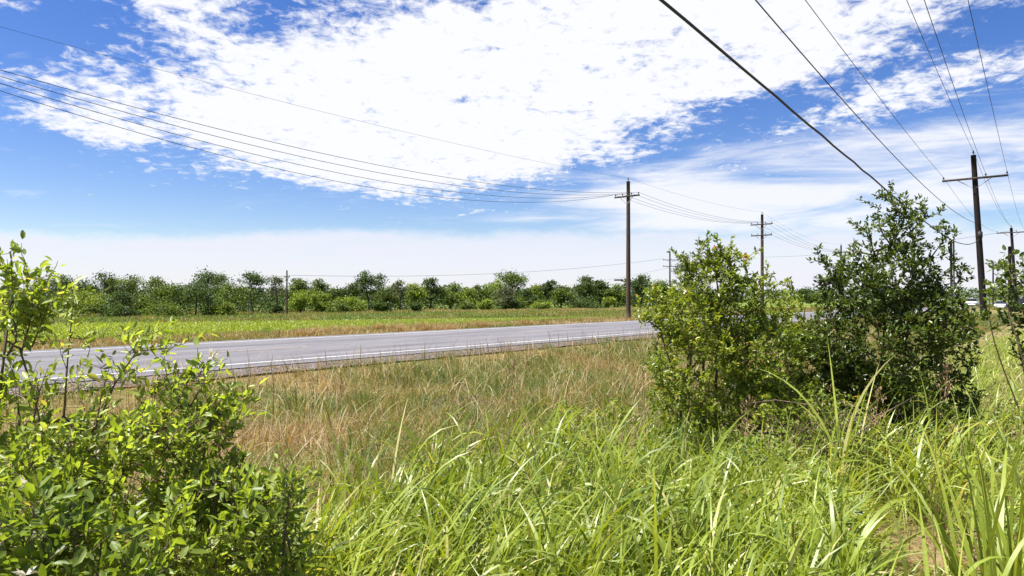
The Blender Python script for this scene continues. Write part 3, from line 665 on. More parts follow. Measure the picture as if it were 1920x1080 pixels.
n = 6000; s_ = rng.uniform(-9, 45, n); p_ = rng.uniform(4, 12.2, n); x, y = xy(s_, p_); k = visible(x, y); x, y = x[k], y[k]; n = len(x)    # pale arching straw
blades(mb, np.stack([x, y, ground_z(x, y)], -1), rng.uniform(0, 6.28, n), rng.uniform(.35, .95, n), .005 + y * .00035, rng.uniform(.05, .7, n), rng.uniform(.6, 2.4, n), np.clip(rng.normal(.93, .08, n), 0, 1), 5, .4, rng)
n = 2600; s_ = rng.uniform(-9, 60, n); p_ = 12.75 - np.abs(rng.normal(0, 1.8, n)); x, y = xy(s_, p_)   # thin stalks standing against the road
blades(mb, np.stack([x, y, ground_z(x, y)], -1), rng.uniform(0, 6.28, n), rng.uniform(.45, .95, n) * np.interp(p_, [11, 12.8], [1, .65]), rng.uniform(.008, .018, n), rng.uniform(0, .25, n), rng.uniform(.1, .9, n), rng.uniform(.35, .95, n), 4, .5, rng)
o = mb.build('dry_grass', M['dry']); tag(o, 'mixed tan and green dry grass on the near roadside', 'grass', kind='stuff')
# verge and weeds beyond the road
mb = MB(); n = 230000
s_ = rng.uniform(-25, 170, n); p_ = 22.0 + rng.uniform(0, 1, n) ** 1.2 * 24; x, y = xy(s_, p_)
k = visible(x, y); x, y, p_ = x[k], y[k], p_[k]; n = len(x)
pt = fbm(x * .25, y * .25, 31); fi = fbm(x * .9, y * .9, 35)
tall = np.interp(p_, [22, 23.5, 27, 34, 44, 46], [.08, .20, .42, .46, .36, .25]) * (.3 + fi * 1.1)
gr = np.interp(p_, [22, 25, 28, 38, 46], [.75, .75, .30, .35, .7]) + (pt - .5) * 1.6
rn = np.clip(.85 - gr * .6 + rng.normal(0, .14, n), 0, 1)
blades(mb, np.stack([x, y, ground_z(x, y) - .02], -1), rng.uniform(0, 6.28, n), tall * rng.uniform(.6, 1.2, n), .02 + y * .00035, rng.uniform(0, .5, n), rng.uniform(.2, 1.5, n), rn, 3, .4, rng)
o = mb.build('verge_grass', M['dry']); tag(o, 'brown and green grass bank between road and field', 'grass', kind='stuff')
mb = MB(); n = 170000; x = rng.uniform(-150, 110, n); yn = np.interp(x, [-170, -35, 2.6, 40, 120], [38, 68, 83, 99, 130]); y = yn + rng.uniform(0, 1, n) ** 1.3 * 75
k = visible(x, y) & (y < 190); x, y, yn = x[k], y[k], yn[k]; n = len(x); dd = y - yn; fi = fbm(x * .2, y * .12, 41)
hh = np.interp(dd, [0, 2, 10, 40, 75], [.2, .4, .45, .45, .45]) * (.35 + fi * 1.2)
rn = np.clip(.22 + (fi - .5) * .9 + np.interp(dd, [0, 45, 75], [0, .12, .42]) + rng.normal(0, .15, n), 0, 1)
blades(mb, np.stack([x, y, ground_z(x, y) - .02], -1), rng.uniform(0, 6.28, n), hh * rng.uniform(.6, 1.2, n), np.full(n, .085), rng.uniform(0, .5, n), rng.uniform(.2, 1.4, n), rn, 2, .4, rng)
o = mb.build('weedy_grass', M['dry']); tag(o, 'rough weedy grass between the green field and the trees', 'grass', kind='stuff')
for i, (px, Y, hw, tp, lab) in enumerate([(500, 41, 8, 611, 'small green bush among brown grass across the road, left of the field pole'), (290, 37, 7, 618, 'tiny dark weed bush on the bank across the road, left'), (75, 40, 8, 612, 'tiny weed bush beside the clod bank at far left'),
        (193, 39, 7, 616, 'tiny weed bush on the left bank between two others')]):
    tree(px, hw, tp, 0, 'tree_bright', 5000 + i * 3, lab, Y=Y, name='bush', trunkf=.05, dens=.5, cat='bush')
r_ = np.random.default_rng(88)
for i in range(16):
    Y = r_.uniform(34, 47); px = r_.uniform(330, 1000); x0 = at(px, 560, Y)[0]; s0, p0 = sp_of(x0, Y)
    if not 23.5 < p0 < 36: p0 = r_.uniform(24.5, 34); x0, Y = xy(s0, p0)
    z0 = float(ground_z(x0, Y)); mb = MB(); nb = 260; base = np.array([x0, Y, z0]); w_ = r_.uniform(.18, .34)
    P_ = base + np.stack([r_.normal(0, w_, nb), r_.normal(0, .2, nb), np.full(nb, -.03)], -1)
    blades(mb, P_, r_.uniform(0, 6.28, nb), r_.uniform(.35, .85, nb), np.full(nb, .022), r_.uniform(.05, .6, nb), r_.uniform(.4, 1.6, nb), np.clip(r_.normal(.80, .1, nb), 0, 1), 4, .4, r_)
    o = mb.build('grass_tussock', M['dry'], origin=base); o.location = base
    tag(o, 'tan grass tussock on the bank across the road', 'tussock', 'tan tussocks across the road')
# heap of dead brush in the dry grass
x0, Y0 = at(880, 560, 11.2)[0], 11.2; z0 = float(ground_z(x0, Y0)); base = np.array([x0, Y0, z0]); mb = MB()
M['dead'] = plain('dead_brush', (.20, .14, .115), .9, .1, var=.4, scale=12)
for i in range(420):
    a = base + r_.normal(0, 1, 3) * [.26, .22, 0] + [0, 0, abs(r_.normal(0, .12))]; d = norm(r_.normal(size=3) * [1, 1, .45]); L_ = r_.uniform(.15, .5)
    mb.tube([a - d * L_ / 2, a + r_.normal(0, .02, 3), a + d * L_ / 2], [.004, .006, .003], 3)
o = mb.build('brush_heap', M['dead'], origin=base); o.location = base; tag(o, 'low heap of pinkish dead twigs in the dry grass', 'brush heap')
x0, Y0 = at(1560, 560, 6.0)[0], 6.0; z0 = float(ground_z(x0, Y0)); base = np.array([x0, Y0, z0]); mb = MB(); r_ = np.random.default_rng(91)
for i in range(260):
    a = base + r_.normal(0, 1, 3) * [.26, .16, 0] + [0, 0, abs(r_.normal(.22, .18))]; d = norm(r_.normal(size=3) * [1, .6, .7]); L_ = r_.uniform(.25, .8)
    mb.tube([a - d * L_ / 2, a + r_.normal(0, .03, 3), a + d * L_ / 2], [.003, .004, .0015], 3)
o = mb.build('dead_brush', M['dead'], origin=base); o.location = base; tag(o, 'tangle of dry brown twigs between the two big shrubs', 'dead brush')
# young crop standing in the field
mb = MB(); n = 90000; x = rng.uniform(-75, 30, n); yf = np.interp(x, [-170, -35, 2.6, 40], [38, 68, 83, 99]); yn = (45 - x * N2[0]) / N2[1]
y = yn + (yf - yn) * rng.uniform(0, 1, n); k = (yf > yn) & visible(x, y); x, y = x[k], y[k]; n = len(x)
blades(mb, np.stack([x, y, np.full(n, -1.0)], -1), rng.uniform(0, 6.28, n), rng.uniform(.12, .26, n), np.full(n, .06), rng.uniform(0, .4, n), rng.uniform(.2, 1.2, n), np.clip(.25 + rng.normal(0, .2, n), 0, .8), 2, .4, rng)
M['crop'] = leafmat('young_rice_leaf', [(0, (.18, .225, .018)), (1, (.29, .31, .04))], .3)
o = mb.build('crop', M['crop']); tag(o, 'short bright green crop covering the field', 'crop', kind='stuff')

# lush tall grass in the foreground
def lush_edge(u):                # how far ahead the tall grass reaches, by bearing
    return np.interp(u, [-.8, -.36, -.22, -.08, .05, .16, .30, .5, .62, .75], [3.2, 3.3, 3.9, 4.6, 5.2, 5.6, 5.6, 6.4, 16, 26])
mb = MB(); n = 6200; u = rng.uniform(-.50, .84, n); y = 1.55 * (rng.uniform(0, 1, n) * ((lush_edge(u) / 1.55) ** 1.0 - 1) + 1); x = u * y
pth = np.clip(1.2 - np.hypot((x / y - .605) / .095, (y - 3.75) / 1.05), 0, 1)      # a trodden bare spot at the right
inten = np.clip(fbm(x * 1.5 + 7, y * 1.5, 51) * 2.6 - .75, 0.03, 1) * (1 - np.clip(pth * 2.2, 0, 1))
under = (u > .18) & (u < .66) & (y > 6.2); inten = np.where(under, inten * .35, inten)
k = rng.uniform(size=n) < inten; x, y, u = x[k], y[k], u[k]; n = len(x); gz = ground_z(x, y)
ph = rng.uniform(.25, .78, n) * (.7 + .5 * fbm(x * .8, y * .8, 55)) * np.where(y < 2.4, .8, 1.0) * np.where((u > .17) & (u < .60) & (y > 3.6), .55, 1.0); paz = rng.uniform(0, 6.28, n); plean = rng.uniform(0, .25, n)
m_ = 6; f = np.tile(np.linspace(.08, .95, m_), n); I = np.repeat(np.arange(n), m_); f = np.clip(f + rng.normal(0, .05, n * m_), .02, 1)
hx = x[I] + np.cos(paz[I]) * plean[I] * f * ph[I]; hy = y[I] + np.sin(paz[I]) * plean[I] * f * ph[I]; hz = gz[I] + f * ph[I] * .85
aa = rng.normal(0, .9, len(I)) + paz[I] + np.where(np.arange(len(I)) % 2, math.pi, 0); wind = rng.uniform(size=len(I)) < .35
aa = np.where(wind, rng.normal(.4, .6, len(I)), aa)
rn = np.clip(.48 + rng.normal(0, .20, len(I)) + (fbm(hx * .9, hy * .9, 58) - .5) * .8, 0, .95); dd_ = rng.uniform(size=len(I)) < .045; rn[dd_] = rng.uniform(.9, 1, int(dd_.sum()))
blades(mb, np.stack([hx, hy, hz], -1), aa, rng.uniform(.26, .60, len(I)), rng.uniform(.006, .020, len(I)), rng.uniform(.08, .5, len(I)), rng.uniform(.3, 2.2, len(I)), rn, 6, .7, rng)
t = np.stack([x, y, gz], -1); blades(mb, t, paz, ph, np.full(n, .007), plean * .6, plean * .8, np.full(n, .35), 3, 0, rng)
n = 17000; u = rng.uniform(-.6, .86, n); y = 1.5 + rng.uniform(0, 1, n) ** .9 * (lush_edge(u) * 1.05 - 1.5); x = u * y     # finer filler
pth = np.clip(1.2 - np.hypot((x / y - .605) / .095, (y - 3.75) / 1.05), 0, 1); k = rng.uniform(size=n) < (1 - np.clip(pth * 2, 0, .93)); x, y = x[k], y[k]; n = len(x)
rn = np.clip(.45 + rng.normal(0, .22, n) + (fbm(x, y, 59) - .5) * .8, 0, .96); rn[rng.uniform(size=n) < .05] = 1
blades(mb, np.stack([x, y, ground_z(x, y) - .01], -1), rng.uniform(0, 6.28, n), rng.uniform(.18, .62, n), rng.uniform(.003, .009, n), rng.uniform(.0, .6, n), rng.uniform(.2, 2.0, n), rn, 5, .6, rng)
o = mb.build('tall_grass', M['lush']); tag(o, 'lush tall green grass across the foreground', 'grass', kind='stuff')
# low broad-leaved weeds among the grass
mb = MB(); n = 110000; u = rng.uniform(-.8, .86, n); y = 1.5 + rng.uniform(0, 1, n) * (lush_edge(u) * 1.08 - 1.5); x = u * y
k = fbm(x * 1.4, y * 1.4, 61) > .44; x, y = x[k], y[k]; n = len(x)
pth = np.clip(1.2 - np.hypot((x / y - .605) / .095, (y - 3.75) / 1.05), 0, 1)
z = ground_z(x, y) + rng.uniform(0.01, .60, n) * np.clip(fbm(x * 1.1, y * 1.1, 64) * 1.5, .2, 1.2) * (1 - .9 * np.clip(pth * 2, 0, 1))
L = rng.uniform(.025, .065, n); rn = rng.uniform(0, .95, n); rn[rng.uniform(size=n) < .06] = 1
leaves(mb, np.stack([x, y, z], -1), norm(rng.normal(size=(n, 3)) * [1, 1, .5]), norm(rng.normal(0, .5, (n, 3)) + [0, 0, .9]), L, L * rng.uniform(.3, .55, n), rn, 'lance')
o = mb.build('low_weeds', M['weed']); tag(o, 'low broad leaved weeds between the grass stems', 'weeds', kind='stuff')
# dead straw lying on the ground
mb = MB(); n = 26000; u = rng.uniform(-.1, .86, n); y = rng.uniform(2.2, 8.5, n); x = u * y
leaves(mb, np.stack([x, y, ground_z(x, y) + rng.uniform(.004, .05, n)], -1), norm(rng.normal(size=(n, 3)) * [1, 1, .15]), norm(rng.normal(0, .3, (n, 3)) + [0, 0, 1]), rng.uniform(.05, .20, n), rng.uniform(.003, .007, n), rng.uniform(.6, 1, n), 'quad')
o = mb.build('straw_litter', M['dry']); tag(o, 'dead straw lying on the bare spot and between stems', 'litter', kind='stuff')

# fine flowering stems rising out of the foreground grass
mb = MB(); n = 900; u = rng.uniform(-.45, .8, n); y = 2.4 + rng.uniform(0, 1, n) * (lush_edge(u) * 1.1 - 2.4); x = u * y
blades(mb, np.stack([x, y, ground_z(x, y)], -1), rng.uniform(0, 6.28, n), rng.uniform(.45, .95, n) * np.where((u > .17) & (u < .6), .8, 1), rng.uniform(.0025, .005, n), rng.uniform(0, .25, n), rng.uniform(.1, 1.0, n), np.clip(rng.normal(.8, .15, n), 0, 1), 6, .3, rng)
o = mb.build('thin_grass_stems', M['dry']); tag(o, 'thin tan stems standing among the foreground grass', 'grass', kind='stuff')
# single clumps and stalks that stand out
def clump(px, Y, label, nb, L, W, seed, py_top=None, tilt=(.05, .45), curve=(.2, 1.6), tone=.55, group=None):
    r = np.random.default_rng(seed); x0 = at(px, 560, Y)[0]; z0 = float(ground_z(x0, Y)); base = np.array([x0, Y, z0 - .02])
    root = thing('grass_clump', label, 'grass clump', base, group); mb = MB()
    P = np.stack([x0 + r.normal(0, .07, nb), Y + r.normal(0, .07, nb), np.full(nb, z0 - .02) + r.uniform(0, .12, nb)], -1)
    blades(mb, P, r.uniform(0, 6.28, nb), L * r.uniform(.55, 1.05, nb), W * r.uniform(.6, 1.1, nb), r.uniform(*tilt, nb), r.uniform(*curve, nb), np.clip(tone + r.normal(0, .17, nb), 0, .95), 9, .6, r)
    mb.build('blades', M['lush'], root, origin=base); return root
clump(1878, 3.0, 'tall broad bladed grass clump at the bottom right corner', 70, 1.2, .026, 201, tone=.55, tilt=(.0, .32), curve=(.05, 1.1))
clump(1800, 2.6, 'broad bladed grass clump left of the corner clump, beside the bare spot', 14, .8, .018, 202)
clump(640, 2.9, 'tall upright grass clump right of the low leafy shrub', 18, .95, .020, 203, tilt=(.0, .3), curve=(.1, 1.2), tone=.62)
clump(690, 3.6, 'grass clump with one blade rising over the dry grass', 14, 1.05, .022, 204, tilt=(.0, .2), curve=(.05, .9), tone=.7)
clump(900, 3.2, 'grass clump with an arching pale blade in the foreground middle', 18, .95, .020, 205, tone=.6)
clump(1010, 2.9, 'bright yellow green grass clump near the bottom centre', 18, .85, .020, 206, tone=.72)
clump(1180, 3.6, 'bright tall grass clump below the yellow green shrub', 20, .95, .020, 207, tilt=(.0, .35), tone=.68)
clump(1590, 5.6, 'tall grass clump standing before the dark shrub', 18, 1.25, .024, 208, tilt=(.0, .3), curve=(.05, 1.4), tone=.66)
clump(1730, 5.2, 'arching grass clump below the right side of the dark shrub', 26, 1.15, .022, 209, tilt=(.1, .5), curve=(.8, 2.2), tone=.6)
clump(1450, 3.9, 'arching grass clump in front of the tangled low bush', 20, .95, .020, 210, tilt=(.1, .5), curve=(.5, 2.0), tone=.6)
def stalk(px, py_top, Y, label, seed, head=True, lean=0.05, rad=.003):
    r = np.random.default_rng(seed); x0 = at(px, 560, Y)[0]; z0 = float(ground_z(x0, Y)); base = np.array([x0, Y, z0 - .02]); top = at(px, py_top, Y) + [r.normal(0, lean), r.normal(0, lean), 0]
    root = thing('seed_stalk' if head else 'dead_stalk', label, 'stalk', base); mb = MB()
    t = np.linspace(0, 1, 9)[:, None]; P = base + (top - base) * t + np.sin(math.pi * t) * r.normal(0, .03, 3); mb.tube(P, np.linspace(rad, rad * .5, 9), 5)
    mb.build('stem', M['seed' if not head else 'dry'], root, origin=base)
    if head:
        mb = MB(); k = 95; tt = r.uniform(0, 1, k); H = .26; mb.tube([top - [0, 0, .20], top + [.02, 0, -.06], top + [.04, 0, .06]], .002, 3); ang = r.uniform(0, 6.28, k); w = (.07 * np.sin(math.pi * np.clip(tt * .9 + .1, 0, 1))) * r.uniform(.3, 1, k)
        q = top + np.stack([np.cos(ang) * w + tt * .04, np.sin(ang) * w, (tt - .75) * H], -1)
        leaves(mb, q, norm(np.stack([np.cos(ang) * .5, np.sin(ang) * .5, np.ones(k)], -1)), norm(r.normal(size=(k, 3))), .022, .008, r.uniform(size=k), 'lance')
        mb.build('seed_head', M['seed'], root, origin=base)
stalk(1752, 690, 5.0, 'reddish seed head standing before the dark shrub', 301)
stalk(1635, 745, 4.8, 'drooping reddish seed head over the tangled low bush', 302)
stalk(1405, 760, 4.4, 'tan seed head in front of the yellow green shrub', 303)
stalk(1765, 920, 2.9, 'thin bare green stalk above the bare spot', 304, head=False)
stalk(935, 690, 5.2, 'tall thin seed stalk before the road in the middle', 305)
stalk(820, 820, 3.6, 'thin dark dead stalk among the middle foreground grass', 306, head=False)
stalk(1208, 690, 7.4, 'brown dead stalk at the left foot of the yellow green shrub', 307, head=False, rad=.008)
stalk(1193, 715, 7.3, 'shorter brown dead stalk left of the taller one by the shrub', 308, head=False, rad=.007)

# ------------------------------------------------------------------ poles and wires
U3 = np.array([0, 0, 1.])
def pole(px_top, py_top, Y, label, r=.17, arms=((-1.35, 2.5),), ins=(-1.15, -.45, .45, 1.15), arm_dir=None, mat='wood', lean_px=0.0, pin=True, group=None, below=0.0, base_z=None):
    top = at(px_top, py_top, Y); bx = at(px_top + lean_px, 560, Y)[0]; bz = float(ground_z(bx, Y)) - .2 if base_z is None else base_z
    base = np.array([bx, Y, bz]); root = thing('utility_pole', label, 'utility pole', base, group)
    mb = MB(); t = np.linspace(0, 1, 12)[:, None]; P = base + (top - base) * t; mb.tube(P, np.linspace(r * 1.12, r * .82, 12), 14)
    mb.build('pole', M[mat], root, smooth=False, origin=base)
    A = np.array([N2[0], N2[1], 0]) * -1 if arm_dir is None else np.array([*arm_dir, 0.]); A = A / np.linalg.norm(A); B = np.cross(U3, A)
    pts = []
    for ai, (dz, w) in enumerate(arms):
        c = base + (top - base) * ((top[2] + dz - bz) / (top[2] - bz)) - B * (r + .05)
        mb = MB(); mb.box(c, (w, .10, .13), np.array([A, B, U3])); mb.build('crossarm', M['arm_wood'], root, origin=base)
        for sg in (-1, 1):
            a = c + A * sg * w * .26 - U3 * .06 - B * .06; b = c - U3 * .62 + A * sg * r * .6 - B * .03; mb = MB(); mb.tube([a, b], .022, 5)
            mb.build('brace', M['steel'], root, origin=base)
        for q in ins:
            q = q * w / 2.5; c0 = c + A * q + U3 * .065; mb = MB()
            z = np.array([0, .06, .06, .09, .11, .13, .15, .19, .21]); rr = np.array([.012, .012, .045, .06, .045, .06, .045, .04, .01])
            mb.tube(c0 + z[:, None] * U3, rr, 8); mb.build('insulator', M['porcelain'], root, origin=base)
            if ai == 0: pts.append(c0 + U3 * .18)
    if pin:
        mb = MB(); z = np.array([-.15, .12, .12, .17, .21, .25, .29, .31]); rr = np.array([.014, .014, .05, .06, .045, .055, .04, .01])
        mb.tube(top + z[:, None] * U3, rr, 8); mb.build('insulator', M['porcelain'], root, origin=base); pts.append(top + U3 * .28)
    return root, pts, top, base
def line(P, rad, label, group=None, name='power_line', m=5, mat='wire'):
    mb = MB(); mb.tube(np.asarray(P), rad, m); o = mb.build(name, M[mat], smooth=True); return tag(o, label, 'wire', group)
def sag_line(a, b, sag, rad, label, group=None, n=40, name='power_line'):
    t = np.linspace(0, 1, n)[:, None]; P = np.asarray(a) + (np.asarray(b) - np.asarray(a)) * t; P[:, 2] -= (4 * sag * t * (1 - t))[:, 0]
    return line(P, rad, label, group, name)
_, A1, topA, baseA = pole(1178, 340, 60, 'tall brown wooden pole beyond the road, with one crossarm', r=.19, lean_px=0)
_, A2, topB, _ = pole(1429, 402, 84, 'brown wooden pole with two crossarms behind the yellow green shrub', r=.19, arms=((-1.25, 2.7), (-2.6, 2.6)))
_, A3, _, _ = pole(1577, 460, 132, 'distant pole whose top shows left of the dark shrub', r=.17)
prev = [xy(-9, 30.4), ]
off0 = np.array([prev[0][0], prev[0][1], 0.])
def fit(points, anchor, k, back=-6.0, fwd=None, n=60, deg=2):   # a hanging wire in the vertical plane through an anchor
    Ys, Zs = [], []
    for px, py in points:
        q1 = at(px, py, 1.0); a = q1[0]; Yv = (anchor[0] - k * anchor[1]) / (a - k); Ys.append(Yv); Zs.append(at(px, py, Yv)[2])
    c = np.polyfit(Ys, Zs, deg); yy = np.linspace(back, anchor[1] if fwd is None else fwd, n)
    return np.stack([anchor[0] + k * (yy - anchor[1]), yy, np.polyval(c, yy)], -1)
# left line: each conductor leaves pole A1 and climbs out of the left of the frame
kL = math.tan(TH)
names = ['lowest', 'second lowest', 'second highest', 'upper']
yl = [170, 156, 143, 131]
order = sorted(range(4), key=lambda i: A1[i][0])
for j, i in enumerate(order):
    a = A1[i]; pts = [(0, yl[j]), (480, yl[j] + 137 - j * 3.0)]
    # parabola through the insulator and the two observed heights
    Ys, Zs = [a[1]], [a[2]]
    for px, py in pts:
        q = at(px, py, 1.0)[0]; Yv = (a[0] - kL * a[1]) / (q - kL); Ys.append(Yv); Zs.append(at(px, py, Yv)[2])
    c = np.polyfit(Ys, Zs, 2); yy = np.linspace(a[1], 8.0, 60)
    line(np.stack([a[0] + kL * (yy - a[1]), yy, np.polyval(c, yy)], -1), .013, '%s of four crossarm wires sweeping left from the tall brown pole' % names[j], 'wires left of the tall brown pole')
a = A1[4]; Ys, Zs = [a[1]], [a[2]]
for px, py in [(0, 50), (480, 178)]:
    q = at(px, py, 1.0)[0]; Yv = (a[0] - kL * a[1]) / (q - kL); Ys.append(Yv); Zs.append(at(px, py, Yv)[2])
c = np.polyfit(Ys, Zs, 2); yy = np.linspace(a[1], 8.0, 60)
line(np.stack([a[0] + kL * (yy - a[1]), yy, np.polyval(c, yy)], -1), .0065, 'thin top wire rising left from the tip of the tall brown pole', 'wires left of the tall brown pole')
for i in range(5):
    sag_line(A1[i], A2[i], .75 if i < 4 else .4, .012 if i < 4 else .008, ['thin sagging wire between the tall brown pole and the two armed pole', 'topmost wire between the tall brown pole and the two armed pole'][i == 4], 'wires between the two brown poles')
    sag_line(A2[i], A3[i], 1.1, .012 if i < 4 else .008, 'thin wire running right from the two armed pole', 'wires right of the two armed pole')
# right line, close: black leaning pole
_, B1, topR, baseR = pole(1825, 291, 44.7, 'black leaning wooden pole at the right with one wide crossarm', r=.185, arms=((-1.55, 3.6),), ins=(-1.2, .42, 1.2), mat='dark_wood', lean_px=21)
_, B2, topR2, _ = pole(1896, 427, 90, 'smaller dark pole with crossarm behind the black leaning pole, right edge', r=.19, arms=((-.65, 3.2),), ins=(-1.2, .42, 1.2), mat='dark_wood', lean_px=10)
wl = [('left crossarm wire running overhead from the black leaning pole', (1510, 0), (1664, 205), 0), ('middle crossarm wire running overhead from the black leaning pole', (1733, 0), (1785, 150), 1),
      ('right crossarm wire running overhead from the black leaning pole', (1815, 0), (1845, 170), 2), ('tip wire running overhead from the black leaning pole', (1700, 0), (1758, 140), 3)]
for lab, p0, p1, i in wl:
    a = B1[i]; # end above and behind the camera
    best = None
    for k in np.linspace(.70, .86, 33):
        q = at(p0[0], 0, 1.0)[0]; Yv = (a[0] - k * a[1]) / (q - k)
        if Yv < 3 or Yv > 40: continue
        z = at(p0[0], 0, Yv)[2]; e = abs(z - (a[2] - .55))
        if best is None or e < best[0]: best = (e, k, Yv, z)
    _, k, Yv, z = best
    q = at(p1[0], p1[1], 1.0)[0]
    Ys = [a[1], Yv, -14]; Zs = [a[2], z, a[2] - .1]
    c = np.polyfit(Ys, Zs, 2); yy = np.linspace(-14, a[1], 70)
    line(np.stack([a[0] + k * (yy - a[1]), yy, np.polyval(c, yy)], -1), .010, lab, 'wires above the right side')
for i in range(4):
    sag_line(B1[i], B2[i], .9, .010, 'thin wire from the black leaning pole to the next pole behind', 'wires behind the black leaning pole')
at_c = lambda py: baseR + (topR - baseR) * ((at(1835, py, 44.7)[2] - baseR[2]) / (topR[2] - baseR[2]))
a2 = at_c(417); k = .80
P = fit([(1415, 0), (1535, 132), (1625, 240), (1740, 355), (1826, 417)], a2, k, back=-3.0, deg=3); line(P, .013, 'long medium thick cable drooping to the middle of the black leaning pole', name='cable')
a1 = at_c(444)
P = fit([(1240, 0), (1385, 122), (1490, 210), (1630, 330), (1740, 420), (1790, 452)], a1, .80, back=1.0, fwd=None, deg=3)
tt = np.arange(len(P)); 
P = fit([(1240, 0), (1385, 122), (1490, 210), (1630, 330), (1740, 420), (1785, 450), (1832, 452)], a1, .80, back=-1.5, deg=4)
P = P + np.random.default_rng(3).normal(0, .006, P.shape); line(P, .022, 'thickest black cable crossing the sky above the dark shrub', name='cable', m=8)
mb = MB(); mb.box(a1 + np.array([-.1, -.28, .1]), (.22, .16, .42)); mb.box(a1 + np.array([-.1, -.30, .34]), (.08, .08, .10)); o = mb.build('junction_box', M['wire']); tag(o, 'small dark junction box on the black leaning pole', 'junction box')
def post(px, py, Y, label, r, mat='arm_wood'):
    t_ = at(px, py, Y); gz = float(ground_z(t_[0], Y)); mb = MB(); mb.tube([[t_[0], Y, gz - .1], [t_[0], Y, (gz + t_[2]) / 2], t_], r, 8)
    mb.tube([t_, t_ + [0, 0, .03]], r * 1.25, 8); o = mb.build('post', M[mat]); tag(o, label, 'post')
post(1783, 452, 42, 'slim dark post left of the black leaning pole, under the thick cable', .07)
post(1788, 452, 42.3, 'pale slim post right beside the dark slim post', .05, 'steel')
pole(1893, 462, 70, 'short black pole in front of the smaller pole at the right edge', r=.17, arms=(), ins=(), mat='dark_wood', pin=False)
pole(1862, 492, 150, 'small distant pole with crossarm between the dark poles at right', r=.16, arms=((-.15, 2.9),), ins=(-1, 1), mat='dark_wood', pin=False)
# field line: far pole with two arms, then poles across the field to the left
_, C1, topC, _ = pole(1256, 472, 140, 'small double armed pole before the grey green tall tree', r=.17, arms=((-1.7, 3.2), (-3.0, 3.2)), ins=(-1.1, .2, 1.1), arm_dir=(1, .15), mat='wood', pin=False)
_, C2, topD, _ = pole(538, 507, 100, 'bare wooden pole standing in front of the trees across the field', r=.115, arms=((-.95, .9),), ins=(.9,), arm_dir=(.9, .3), mat='wood', pin=False)
_, C3, topE, _ = pole(45, 545, 82, 'thin grey post at the far left behind the tall shrub', r=.09, arms=((-.25, .8),), ins=(.9,), arm_dir=(.9, .3), mat='arm_wood', pin=False)
sag_line(C1[0], C2[0], 1.3, .020, 'long wire crossing above the far tree row to the field pole')
sag_line(C2[0], C3[0], .5, .016, 'faint wire before the trees from field pole to the thin grey post')
q = topC - U3 * 3.2; sag_line(q, at(840, 545, 150), 1.6, .018, 'lower cable dipping behind the tree tops', name='cable')
q2 = at(1160, 525, 143); mb = MB(); mb.tube([q2 - [1.0, 0, 0], q2 - [.9, 0, 0], q2 + [.9, 0, 0], q2 + [1.0, 0, 0]], [.05, .17, .17, .05], 8); o = mb.build('splice_case', M['wire']); tag(o, 'small black splice case hanging on the lower cable', 'splice case')
qa = at(1432, 482, 160); sag_line(qa, at(1900, 432, 92), .8, .020, 'long wire running behind both shrubs to the right edge poles')

# ------------------------------------------------------------------ vehicles at the far right
M['white_paint'] = plain('white_car_paint', (.72, .73, .75), .25, .5, var=.03)
M['blue_paint'] = plain('dark_blue_car_paint', (.02, .03, .085), .25, .5, var=.1)
M['glass'] = plain('dark_car_glass', (.02, .025, .03), .08, .6, var=.1)
M['tyre'] = plain('black_rubber', (.02, .02, .02), .8, .2)
M['rim'] = plain('alloy_rim', (.45, .45, .47), .3, .5, .8)
M['lamp'] = plain('lamp_lens', (.75, .75, .72), .1, .6, var=.05)
def loft(secs):                 # car hull from cross sections along its length
    mb = MB(); k = len(secs[0][1]); V = np.array([[sx, y, z] for sx, sec in secs for y, z in sec]); n = len(secs)
    i = (np.arange(n - 1)[:, None] * k + np.arange(k)[None]).ravel(); j = (np.arange(n - 1)[:, None] * k + (np.arange(k) + 1)[None] % k).ravel()
    mb.add(V, [np.stack([i, j, j + k, i + k], -1), np.arange(k)[None], (np.arange(k)[::-1] + (n - 1) * k)[None]]); return mb
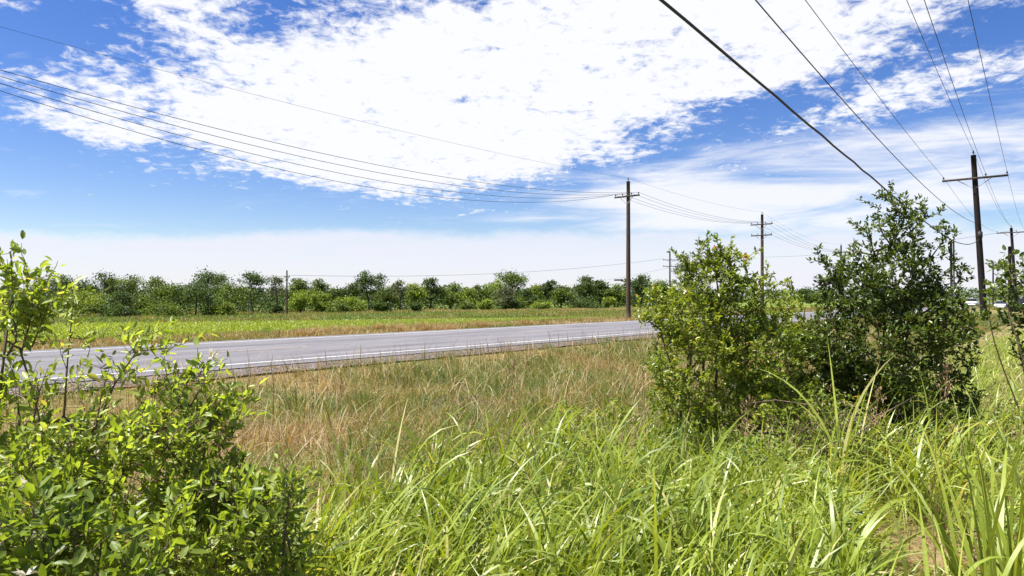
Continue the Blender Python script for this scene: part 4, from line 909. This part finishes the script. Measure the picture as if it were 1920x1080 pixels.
def car(label, px, Y, heading, paint, kind='sedan'):
    x0 = at(px, 560, Y)[0]; s0, p0 = sp_of(x0, Y); z0 = 0.0 if 13 < p0 < 22 else float(ground_z(x0, Y))
    root = thing('car' if kind == 'sedan' else 'pickup_truck', label, 'car' if kind == 'sedan' else 'truck', (x0, Y, z0)); root.rotation_euler = (0, 0, heading)
    def sec(w, z0_, z1, rr=.12): return [(-w, z0_ + rr), (-w + rr * .6, z0_), (w - rr * .6, z0_), (w, z0_ + rr), (w, z1 - rr), (w - rr, z1), (-w + rr, z1), (-w, z1 - rr)]
    hood = .92 if kind == 'sedan' else 1.12
    body = loft([(-2.3, sec(.72, .38, hood - .22)), (-2.15, sec(.86, .26, hood - .05)), (-1.0, sec(.91, .22, hood)), (.9, sec(.91, .22, hood)), (1.9, sec(.88, .24, hood - .12)), (2.25, sec(.74, .34, hood - .28))])
    body.build('body', paint, root, smooth=False)
    rf = 1.45 if kind == 'sedan' else 1.85
    r0, r1 = (-1.75, 1.05) if kind == 'sedan' else (-.6, 1.2)
    cab = loft([(r0, sec(.80, hood - .03, hood + .04, .03)), (r0 + .65, sec(.66, hood - .03, rf - .05, .06)), (r0 + .9, sec(.64, hood - .03, rf, .08)), (r1 - .95, sec(.64, hood - .03, rf, .08)), (r1 - .75, sec(.66, hood - .03, rf - .05, .06)), (r1, sec(.82, hood - .03, hood + .04, .03))])
    cab.build('window_band', M['glass'], root)
    mb = MB(); mb.box(((r0 + r1) / 2, 0, rf + .012), (r1 - r0 - 1.5, 1.16, .05)); 
    for xx in (r0 + .75, (r0 + r1) / 2, r1 - .85):
        for sg in (-1, 1): mb.tube([(xx, sg * .70, hood - .02), (xx, sg * .665, rf - .02)], .035, 5)
    mb.build('roof', paint, root)
    for xx in (-1.4, 1.4):
        for sg in (-1, 1):
            w = bpy.data.objects.new('wheel', None); 
            mb = MB(); mb.tube([(xx, sg * .70, .33), (xx, sg * .74, .33), (xx, sg * .90, .33), (xx, sg * .93, .33)], [.28, .33, .33, .29], 18); t_ = mb.build('wheel', M['tyre'], root)
            mb = MB(); mb.tube([(xx, sg * .90, .33), (xx, sg * .945, .33)], [.21, .18], 12); mb.build('rim', M['rim'], t_)
            bpy.data.objects.remove(w)
    for sg in (-1, 1):
        mb = MB(); mb.box((2.17, sg * .58, hood - .27), (.16, .30, .12)); mb.build('headlight', M['lamp'], root)
    return root
HEAD = math.pi / 2 - TH
car('white car on the road at the far right, left of the black leaning pole', 1822, 122, HEAD + math.pi, M['white_paint'])
car('second white car on the road, right of the black leaning pole', 1876, 128, HEAD + math.pi, M['white_paint'])
car('dark blue pickup truck at the right edge behind the hanging branches', 1914, 105, HEAD + math.pi, M['blue_paint'], 'pickup')
mb = MB(); 
def aeroplane():
    c = at(170, 366, 900); root = thing('aeroplane', 'tiny white aeroplane low in the blue sky at left', 'aeroplane', c)
    mb = MB(); mb.tube([(-3, 0, 0), (-2, 0, .1), (1.5, 0, .1), (2.6, 0, 0), (3, 0, -.1)], [.1, .3, .45, .35, .08], 10); mb.build('fuselage', M['white_paint'], root)
    mb = MB(); mb.box((.6, 0, .5), (1.1, 8, .12)); mb.build('wing', M['white_paint'], root)
    mb = MB(); mb.box((-2.7, 0, .2), (.6, 2.4, .08)); mb.box((-2.7, 0, .62), (.6, .08, .8)); mb.build('tail', M['white_paint'], root)
aeroplane()
